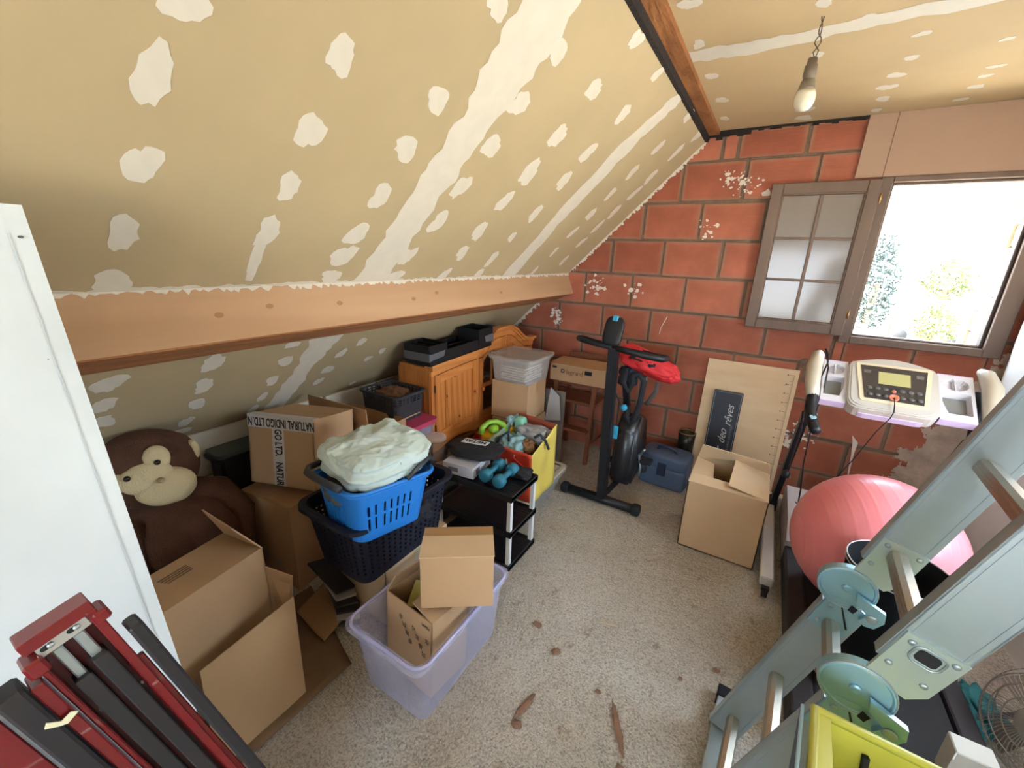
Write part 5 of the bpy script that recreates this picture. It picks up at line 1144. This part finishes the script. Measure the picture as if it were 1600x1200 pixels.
bm = B(); btube(bm, [rimpt(x, y, z) for x, y, z in [(.10, .19, .745), (.14, .185, .78), (.165, .14, .80), (.175, .08, .78), (.178, .03, .75)]], .0095, 8); link('handle', bm, DGREY, bb, True)
TW = mat('aqua_towel', (214, 232, 226), .95, bump=.6, bscale=420, var=.05, vscale=30, col2=(208, 224, 220))
bm = B(); M = Matrix.Translation((-1.235, 1.02, .815)) @ Matrix.Rotation(R(-8), 4, 'Z') @ Matrix.Rotation(R(5), 4, 'Y') @ Matrix.Rotation(R(2), 4, 'X')
tmp = B(); bblob(tmp, (0, 0, 0), (.165, .185, .065), amp=.10, freq=1.5, p=4.0, sub=6, seed=21)
for v in tmp.verts:
    c = v.co; f = .016*noise.noise(V((c.x*14+c.y*6, c.y*9, 1)))-.006*abs(noise.noise(V((c.x*13-c.y*9, c.y*8, 6))))+.004*noise.noise(V((c.x*60, c.y*50, 4)))
    if c.z > 0: c.z += f*1.3
    lay = math.sin(c.z*150+c.x*8)*.004
    if abs(c.x) > .13 or abs(c.y) > .15: c.x += lay*(1 if c.x > 0 else -1); c.y += lay*(1 if c.y > 0 else -1)
bmesh.ops.transform(tmp, matrix=M, verts=tmp.verts)
tag(link('towel', tmp, TW, None, True), 'folded pale aqua towel on top of the blue basket', 'towel')
tag(blob('dark_laundry', (-1.25, .92, .70), (.11, .09, .055), mat('grey_brown_cloth', (92, 86, 78), .95), None, amp=.25, sub=4, seed=7), 'grey-brown cloth under the towel in the blue basket', 'cloth')
tag(blob('laundry', (-1.20, 1.17, .50), (.09, .09, .06), mat('dark_laundry', (40, 38, 46), .95), None, amp=.3, sub=4, seed=8), 'dark laundry at the back of the navy basket', 'cloth')
ubx = thing('taped_carton', 'carton with shiny tape under the navy laundry basket', 'box', (-1.33, 1.16, 0)); M = T(-1.335, 1.17, 0, 0); cbox(ubx, M, .33, .40, .295, CARDL, flaps=(('+x', .16, 0), ('-x', .16, 0))); 
bm = B(); bbox(bm, (.1655, .1665), (-.2, .2), (.14, .20), M); bbox(bm, (.1655, .167), (-.03, .03), (.0, .29), M); link('tape', bm, mat('clear_tape', (196, 182, 160), .12, spec=.8), ubx)
# papers squeezed under the basket
for k in range(6):
    M = Matrix.Translation((-1.385-.016*k, .93-.004*k, .045+.026*k)) @ Matrix.Rotation(R(-38+7*k), 4, 'Z') @ Matrix.Rotation(R(12), 4, 'Y') @ Matrix.Rotation(R(-22), 4, 'X')
    bm = B(); bbox(bm, (-.11, .11), (-.05, .05), (-.006, .006), M, .001)
    tag(link('magazine', bm, mat('magazine%d' % (k % 3), [(60, 56, 54), (170, 162, 152), (40, 40, 44)][k % 3], .5)), ['lowest', 'second lowest', 'third from the bottom', 'third from the top', 'second from the top', 'topmost'][k]+' magazine in the crooked stack under the navy basket', 'magazine', 'magazines under the basket')

# ---------------------------------------------------------------- cartons at the left
mbx = thing('brown_carton', 'large brown carton carrying the taped lettered box', 'box', (-1.88, 1.0, 0)); M = T(-1.875, 1.06, 0, 6); cbox(mbx, M, .34, .40, .455, CARD2, flaps=(('+x', .168, 0), ('-x', .168, 0)))
bm = B(); bbox(bm, (.03, .06), (-.2013, -.2008), (.10, .13), M); link('label', bm, mat('label_grey2', (150, 140, 130), .6), mbx)
nbx = thing('lettered_carton', 'carton sealed with white lettered tape, standing on the large brown carton', 'box', (-1.83, 1.08, .46))
M = T(-1.835, 1.06, .49, 15.5) @ Matrix.Rotation(R(-3), 4, 'Y') @ Matrix.Rotation(R(-9), 4, 'X')
cbox(nbx, M, .375, .28, .335, CARD)
slab('flap', [M @ V(p) for p in ((-.186, -.14, .335), (.186, -.14, .335), (.186, .0, .332), (-.186, .0, .332))], .004, CARD, nbx); slab('flap', [M @ V(p) for p in ((-.186, .14, .335), (.186, .14, .335), (.186, .005, .332), (-.186, .005, .332))], .004, CARD, nbx)
FT = M @ frameM((0, -.1405, 0), (1, 0, 0), (0, 0, 1)); WT = mat('white_tape', (206, 202, 202), .35)
bm = B(); bbox(bm, (-.189, .189), (.275, .337), (0, .0012), FT); link('printed_tape', bm, WT, nbx)
bm = B(); bbox(bm, (-.045, .022), (.002, .286), (0, .001), FT); link('printed_tape', bm, WT, nbx)
bm = B(); bbox(bm, (-.189, .189), (-.141, -.10), (.3375, .3385), M); link('printed_tape', bm, WT, nbx)
text('lettering', 'NATURAL INDIGO LTD.', FT @ T(.02, .305, .0013, 180), .056, INK, nbx, sx=.58, bold=.0012)
text('lettering', 'N', FT @ T(-.172, .305, .0013, 180), .056, INK, nbx, sx=.6, bold=.0012)
text('lettering', 'GO LTD.', FT @ T(-.012, .21, .0012, -90), .056, INK, nbx, sx=.6, bold=.0012); text('lettering', 'NATUR', FT @ T(-.012, .06, .0012, -90), .056, INK, nbx, sx=.6, bold=.0012)
dk = thing('dark_bin', 'dark plastic bin squeezed between the white blocks and the brown carton', 'bin', (-2.13, .85, 0)); tubshell('shell', -2.135, .92, .12, .24, 0, .62, BLK, dk, taper=.92, r=.02, step=.02, nz=6, rim=.01); bm = B(); bprism(bm, [(x-2.135, y+.92) for x, y in rr(.14, .26, .02)], 'z', .621, .64); link('lid', bm, mat('slate_lid', (74, 84, 84), .6), dk)
lo = thing('hidden_carton', 'carton standing behind, below the flapped carton', 'box', (-1.9, 1.42, 0)); cbox(lo, T(-1.92, 1.45, 0), .44, .28, .40, CARD2, flaps=(('+y', .138, 0), ('-y', .138, 0)))
ob = thing('flapped_carton', 'brown carton with its long front flap raised beside the lettered box', 'box', (-1.9, 1.42, .41)); M = T(-1.88, 1.44, .408, 3); cbox(ob, M, .47, .27, .27, CARD2, flaps=(('-y', .135, 92), ('+x', .13, 150)))
bm = B(); bbox(bm, (-.05, .03), (-.139, -.1375), (.375, .405), M); link('tape', bm, mat('tape_pale', (190, 170, 150), .4), ob)
lo2 = thing('hidden_carton', 'carton standing under the pink-lidded box', 'box', (-1.8, 1.7, 0)); cbox(lo2, T(-1.83, 1.715, 0), .30, .21, .35, CARD2, flaps=(('+x', .148, 0), ('-x', .148, 0)))
pk = thing('pink_lid_box', 'clear box with a pink lid beside the pine hutch', 'box', (-1.8, 1.7, .36)); tubshell('shell', -1.80, 1.705, .33, .22, .357, .60, CLEAR, pk, taper=.9, r=.03, rim=.008)
bm = B(); bprism(bm, [(x-1.80, y+1.705) for x, y in rr(.37, .25, .03)], 'z', .60, .617); bprism(bm, [(x-1.80, y+1.705) for x, y in rr(.36, .24, .03)], 'z', .585, .601); link('lid', bm, mat('pink_plastic', (196, 72, 110), .45), pk)
def wh(u, v): return .62 < v < .95 and int(u*120) % 2 == 0 and int(v*24) % 2 == 0
wk = thing('woven_basket', 'dark grey basket with a perforated rim on top of the cartons at the back', 'basket', (-1.85, 1.7, .62)); tubshell('shell', -1.86, 1.69, .30, .24, .62, .79, mat('basket_grey', (56, 56, 62), .8, bump=.6, bscale=200), wk, taper=.92, r=.03, step=.011, nz=24, hole=wh, rim=.01)
tag(blob('brown_cloth', (-1.87, 1.69, .73), (.10, .08, .06), mat('brown_cloth', (112, 76, 54), .9), None, amp=.3, sub=4, seed=5), 'brown cloth lying in the dark grey basket', 'cloth')
wt = thing('lidded_tub', 'small round tub with white lid beside the pine hutch', 'tub', (-1.6, 1.73, .3)); lathe('body', [(.05, .33), (.062, .49), (.062, .50), (0, .50)], (-1.59, 1.76, 0), FROST, wt); lathe('lid', [(0, .50), (.068, .50), (.07, .505), (.068, .518), (.05, .522), (0, .522)], (-1.59, 1.76, 0), mat('pinkish_white', (206, 190, 186), .5), wt)

# ---------------------------------------------------------------- plush monkey
pm = thing('plush_monkey', 'big brown plush monkey with cream face sitting behind the large carton', 'plush toy', (-1.98, .5, 0))
FUR = mat('brown_plush', (96, 62, 44), .95, bump=1, bscale=220, var=.2, vscale=10)
CRM = mat('cream_plush', (214, 198, 158), .95, bump=.6, bscale=220)
bm = B(); bblob(bm, (-1.99, .56, .30), (.19, .22, .30), amp=.06, p=2.3, sub=5, seed=1); bblob(bm, (-1.86, .42, .12), (.16, .10, .11), amp=.08, p=2.3, sub=4, seed=2); bblob(bm, (-1.86, .70, .10), (.15, .08, .10), amp=.08, p=2.3, sub=4, seed=3); link('body', bm, FUR, pm, True)
bm = B(); bblob(bm, (-1.99, .515, .735), (.15, .17, .15), amp=.05, p=2.1, sub=5, seed=4); hd = link('head', bm, FUR, pm, True)
bm = B(); btube(bm, [(-1.98, .62, .58), (-1.96, .73, .54), (-1.92, .79, .42), (-1.90, .76, .28), (-1.88, .74, .2)], [.06, .06, .055, .055, .05], 12); btube(bm, [(-1.96, .42, .52), (-1.86, .34, .40), (-1.76, .34, .28), (-1.68, .36, .22)], [.06, .06, .055, .05], 12); link('arm', bm, FUR, pm, True)
blob('ear', (-1.93, .655, .775), (.03, .022, .045), CRM, hd, amp=.05, p=2, sub=3); blob('ear', (-1.95, .36, .80), (.04, .03, .05), FUR, hd, amp=.05, p=2, sub=3)
fd = V((.88, -.22, .42)).normalized(); fu = (V((0, .12, 1))-fd*fd.dot(V((0, .12, 1)))).normalized(); fr = fu.cross(fd)
FC = V((-1.985, .515, .705))
def fp(a, b, c): return FC+fr*a+fu*b+fd*c
MF = Matrix(((fr.x, fu.x, fd.x, 0), (fr.y, fu.y, fd.y, 0), (fr.z, fu.z, fd.z, 0), (0, 0, 0, 1)))
bm = B()
for (a, b, c), s in (((.045, -.055, .125), (.095, .072, .055)), ((.0, -.005, .15), (.07, .05, .03)), ((.022, .05, .15), (.042, .052, .026)), ((-.085, -.02, .142), (.062, .034, .026)), ((-.03, -.02, .148), (.06, .05, .03))):
    bblob(bm, (0, 0, 0), s, amp=.03, p=2.1, sub=4, M=Matrix.Translation(fp(a, b, c)) @ MF)
link('face', bm, CRM, hd, True)
for a, b in ((.024, .036), (-.062, -.008)): blob('eye', fp(a, b, .177), (.0105, .0105, .0105), mat('eye_brown', (40, 26, 20), .2), hd, amp=0, p=2, sub=3)
blob('nose', fp(.03, -.032, .183), (.016, .012, .01), mat('nose_tan', (176, 150, 120), .8), hd, amp=0, p=2, sub=3)

# ---------------------------------------------------------------- foreground carton, loose sheets
fb = thing('long_carton', 'large open cardboard carton in the left foreground beside the white sheet', 'box', (-1.52, .4, 0))
M = Matrix.Translation((-1.515, .345, 0)) @ Matrix.Rotation(R(9), 4, 'Z')
bm = B(); X, Y_, H_ = .105, .285, .505
for a in (((-X, X), (-Y_, -Y_+.005), (0, H_)), ((-X, X), (Y_-.005, Y_), (0, H_)), ((-X, -X+.005), (-Y_, Y_), (0, H_)), ((X-.005, X), (-Y_, Y_), (0, H_)), ((-X, X), (-Y_, Y_), (0, .005)), ((-X, X), (-Y_, Y_), (H_, H_+.005))): bbox(bm, *a, M)
link('body', bm, CARD, fb)
bm = B()
for y0_, y1_ in ((.02, .11), (-.16, -.07)):
    for k in range(4): bbox(bm, (-.05+k*.012, -.043+k*.012), (y0_+.004*k, y1_), (H_+.005, H_+.0058), M)
link('faded_print', bm, mat('faded_print', (128, 100, 74), .8), fb)
q = lambda x, y, z: M @ V((x, y, z))
slab('flap', [q(-X, Y_, H_), q(X, Y_, H_), q(X-.015, Y_-.085, H_+.14), q(-X+.01, Y_-.065, H_+.15)], .005, CARD, fb)
slab('flap', [q(X, Y_, .42), q(X+.10, Y_+.03, .39), q(X+.10, Y_, .17), q(X, Y_, .12)], .005, CARD, fb)
ls = tag(slab('leaning_cardboard', [(-1.205, .30, .006), (-1.205, .595, .006), (-1.345, .672, .315), (-1.335, .348, .285)], .006, mat('cardboard_tan', (182, 150, 112), .8, var=.05, vscale=4)), 'creased cardboard sheet leaning on the front of the large carton', 'cardboard')
# creased sheets on the floor
def sheet(name, pts, lab, m, z=.008, amp=.015, n=16, seed=0):
    bm = B(); a, b_, c, d = [V((p[0], p[1], 0)) for p in pts]; g_ = {}
    for i in range(n+1):
        for j in range(n+1):
            u, v = i/n, j/n; p = a.lerp(b_, u).lerp(d.lerp(c, u), v); p.z = z+amp*(.5+noise.noise(V((p.x*5, p.y*5, seed)))); g_[i, j] = bm.verts.new(p)
    for i in range(n):
        for j in range(n): bm.faces.new((g_[i, j], g_[i+1, j], g_[i+1, j+1], g_[i, j+1]))
    o = link(name, bm, m, None, True); md = o.modifiers.new('t', 'SOLIDIFY'); md.thickness = .004; return tag(o, lab, 'cardboard')
sheet('flat_cardboard', [(-1.70, .05), (-1.17, .22), (-1.155, .76), (-1.66, .92)], 'large dark flattened cardboard sheet on the floor by the foreground carton', mat('cardboard_dark', (122, 96, 70), .85, var=.15, vscale=6), .006, .008)
sheet('torn_cardboard', [(-1.54, .775), (-1.30, .745), (-1.345, .95), (-1.60, .965)], 'torn square of cardboard on the floor beside the clear tub', mat('cardboard_mid', (158, 122, 84), .8), .03, .03, seed=3)
# ---------------------------------------------------------------- clear tub with cartons
ct = thing('clear_tub', 'clear lilac-tinted plastic tub on the floor holding two cartons', 'tub', (-.92, .98, 0))
tubshell('shell', -.915, .985, .345, .52, .002, .30, CLEAR, ct, taper=.88, r=.035, th=.003, step=.012, nz=8, rim=.016)
bm = B(); P = rr(.366, .544, .05, 6); btube(bm, [(x-.915, y+.985, .298) for x, y in P], .007, 8, True); link('rim', bm, clear('rim_plastic', (196, 192, 232), .75, .2), ct, True)
i1 = thing('written_carton', 'open carton with handwriting inside the clear tub', 'box', (-.90, .94, .02)); M = Matrix.Translation((-.910, .93, .012)) @ Matrix.Rotation(R(-5), 4, 'Z') @ Matrix.Rotation(R(-3), 4, 'X')
cbox(i1, M, .25, .19, .335, CARD, flaps=(('-x', .1, 62), ('+x', .11, 14), ('+y', .09, 80)), body='body')
bm = B(); FW = M @ frameM((0, -.0965, .22), (1, 0, 0), (0, 0, 1))
rnd2 = random.Random(4)
for k in range(9):
    P = [(-.04+.018*k+.010*math.sin(i*1.3+k), .05-.024*(k % 4)-.003*k+.011*math.cos(i*1.9+k)) for i in range(9)]
    btube(bm, [FW @ V((x, y, .0005)) for x, y in P], .0008, 4)
link('handwriting', bm, mat('marker_grey', (92, 74, 62), .7), i1); text('lettering', 'WITH', FW @ T(.095, .085, .0005, 0), .016, INK, i1)
for k, (a, c) in enumerate(((20, (176, 170, 96)), (-12, (186, 178, 108)))):
    o = slab('envelope', [Matrix.Translation((-.93+.03*k, .97, .30+.012*k)) @ Matrix.Rotation(R(a), 4, 'Z') @ Matrix.Rotation(R(25), 4, 'X') @ V(p) for p in ((-.07, -.05, 0), (.07, -.05, 0), (.07, .05, 0), (-.07, .05, 0))], .004, mat('envelope%d' % k, c, .7)); tag(o, ['yellow-green envelope in the written carton, lower one', 'yellow-green envelope in the written carton, upper one'][k], 'envelope', 'envelopes in the carton')
i2 = thing('small_carton', 'closed small carton propped up on top inside the clear tub', 'box', (-.77, .98, .37))
M = Matrix.Translation((-.79, .985, .392)) @ Matrix.Rotation(R(36), 4, 'Z') @ Matrix.Rotation(R(-3), 4, 'X')
bm = B(); bbox(bm, (-.127, .127), (-.088, .088), (0, .205), M, .003); link('body', bm, CARD, i2)
bm = B(); bbox(bm, (-.129, .129), (.035, .0895), (.2055, .2068), M); link('tape', bm, TAPE, i2)
slab('flap', [M @ V(p) for p in ((-.129, -.089, .206), (.129, -.089, .206), (.129, .03, .209), (-.129, .03, .209))], .003, CARDL, i2)

# ---------------------------------------------------------------- leaning white panel, folded red trestle
WP = mat('white_paint', (206, 215, 220), .6, var=.09, vscale=3.5)
wpn = thing('plasterboard_sheet', 'tall white painted sheet leaning at the left edge of the picture', 'board', (-.8, -.35, 0))
def wq(y, z, off=0):   # point of the panel face
    x = -.70-.219*z
    return V((x-off, y+.0*z, z))
bm = B(); A_ = [wq(.20, .0), wq(.203, 1.645), wq(-.75, 1.645), wq(-.75, .0)]; bquad(bm, [p+V((-.012, 0, -.003)) for p in A_], .024); link('board', bm, WP, wpn)
SP = mat('dark_speck', (90, 92, 96), .8); rs = random.Random(11); bm = B()
for k in range(34):
    y, z = rs.uniform(-.25, .19), rs.uniform(.3, 1.6); r = rs.uniform(.0008, .0028); c = wq(y, z)+V((.0022, 0, .0005)); bquad(bm, [c+V((0, math.cos(a)*r*1.5, 0))+V((-.214, 0, .977))*math.sin(a)*r for a in [i*math.pi/3 for i in range(6)]], .0006)
link('specks', bm, SP, wpn)['kind'] = 'stuff'
bm = B(); bquad(bm, [wq(.181, .35)+V((.001, 0, 0)), wq(.183, .35)+V((.001, 0, 0)), wq(.178, 1.60)+V((.001, 0, 0)), wq(.1765, 1.60)+V((.001, 0, 0))], .0006); link('edge_crack', bm, mat('crack_grey', (190, 198, 204), .8), wpn)
RM = mat('red_enamel', (112, 18, 24), .35, coat=.3); RBK = mat('rail_black', (38, 36, 40), .5)
rt = thing('folded_trestle', 'folded red metal trestle with black rails and a bolted steel plate, bottom left', 'trestle', (-.62, .1, 0))
# local frame: u across (towards +y), v down along the rails, n towards the room
vd = V((.05, .095, -.41)).normalized(); nd = V((1, .0, .12)); nd = (nd-vd*nd.dot(vd)).normalized(); ud = nd.cross(vd).normalized()
if ud.y < 0: ud = -ud
O_ = V((-.655, .082, 1.155))
RMx = Matrix(((ud.x, vd.x, nd.x, O_.x), (ud.y, vd.y, nd.y, O_.y), (ud.z, vd.z, nd.z, O_.z), (0, 0, 0, 1)))
def rb_(name, u, v, n, m, bev=.0015): bm = B(); bbox(bm, u, v, n, RMx, bev); return link(name, bm, m, rt)
LEN = 1.15
rb_('red_channel', (-.062, -.056), (.012, LEN), (-.02, .012), RM); rb_('red_channel', (-.006, .004), (.0, LEN), (-.02, .012), RM); rb_('back_plate', (-.062, .004), (.0, LEN), (-.026, -.019), RM)
rb_('head_plate', (-.062, .004), (-.012, .004), (-.026, .010), RM); rb_('corner_tab', (-.004, .012), (.006, .022), (-.018, .016), RM, .003); rb_('corner_tab', (-.07, -.052), (.012, .034), (-.018, .016), RM, .003)
pl_ = rb_('steel_plate', (-.054, -.006), (.0, .020), (.002, .006), mat('bright_steel', (206, 206, 204), .3, metal=.7))
for u in (-.042, -.018):
    bm = B(); blathe(bm, [(.0035, .006), (.0035, .0075), (.0025, .009), (0, .009)], (0, 0, 0), 14, RMx @ Matrix.Translation((u, .010, 0))); link('bolt', bm, STEEL, pl_, True)
    bm = B(); bprism(bm, [(x*1.0+u-.003, y+.010) for x, y in rr(.012, .006, .0029, 3)], 'z', .006, .0066, RMx); link('bolt_slot', bm, BLKM, pl_)
rb_('steel_rail', (-.046, -.036), (.02, .075), (-.004, .004), STEEL); rb_('steel_rail', (-.026, -.015), (.02, .065), (-.004, .004), STEEL)
rb_('black_rail', (-.050, -.034), (.072, LEN), (-.012, .012), RBK); rb_('black_rail', (-.028, -.012), (.06, LEN), (-.012, .014), RBK); rb_('black_rail', (.012, .028), (.055, LEN), (-.020, .014), RBK, .003); rb_('black_rail', (-.10, -.078), (.03, LEN), (-.02, .02), RBK, .003)
rb_('red_bar', (-.076, -.064), (.04, LEN), (-.02, .016), RM); rb_('red_bar', (-.14, -.104), (.0, LEN), (-.03, .01), RM); rb_('red_hook', (-.125, -.085), (-.03, .01), (-.03, .0), RM, .004); rb_('red_bar', (-.008, .010), (.10, LEN), (.0, .008), RM)
bm = B(); bprism(bm, [(-.088, .088), (-.084, .083), (-.076, .094), (-.066, .092), (-.062, .098), (-.074, .102), (-.08, .097)], 'z', .0205, .0225, RMx); link('pale_mark', bm, mat('mark_cream', (226, 222, 190), .6), rt)
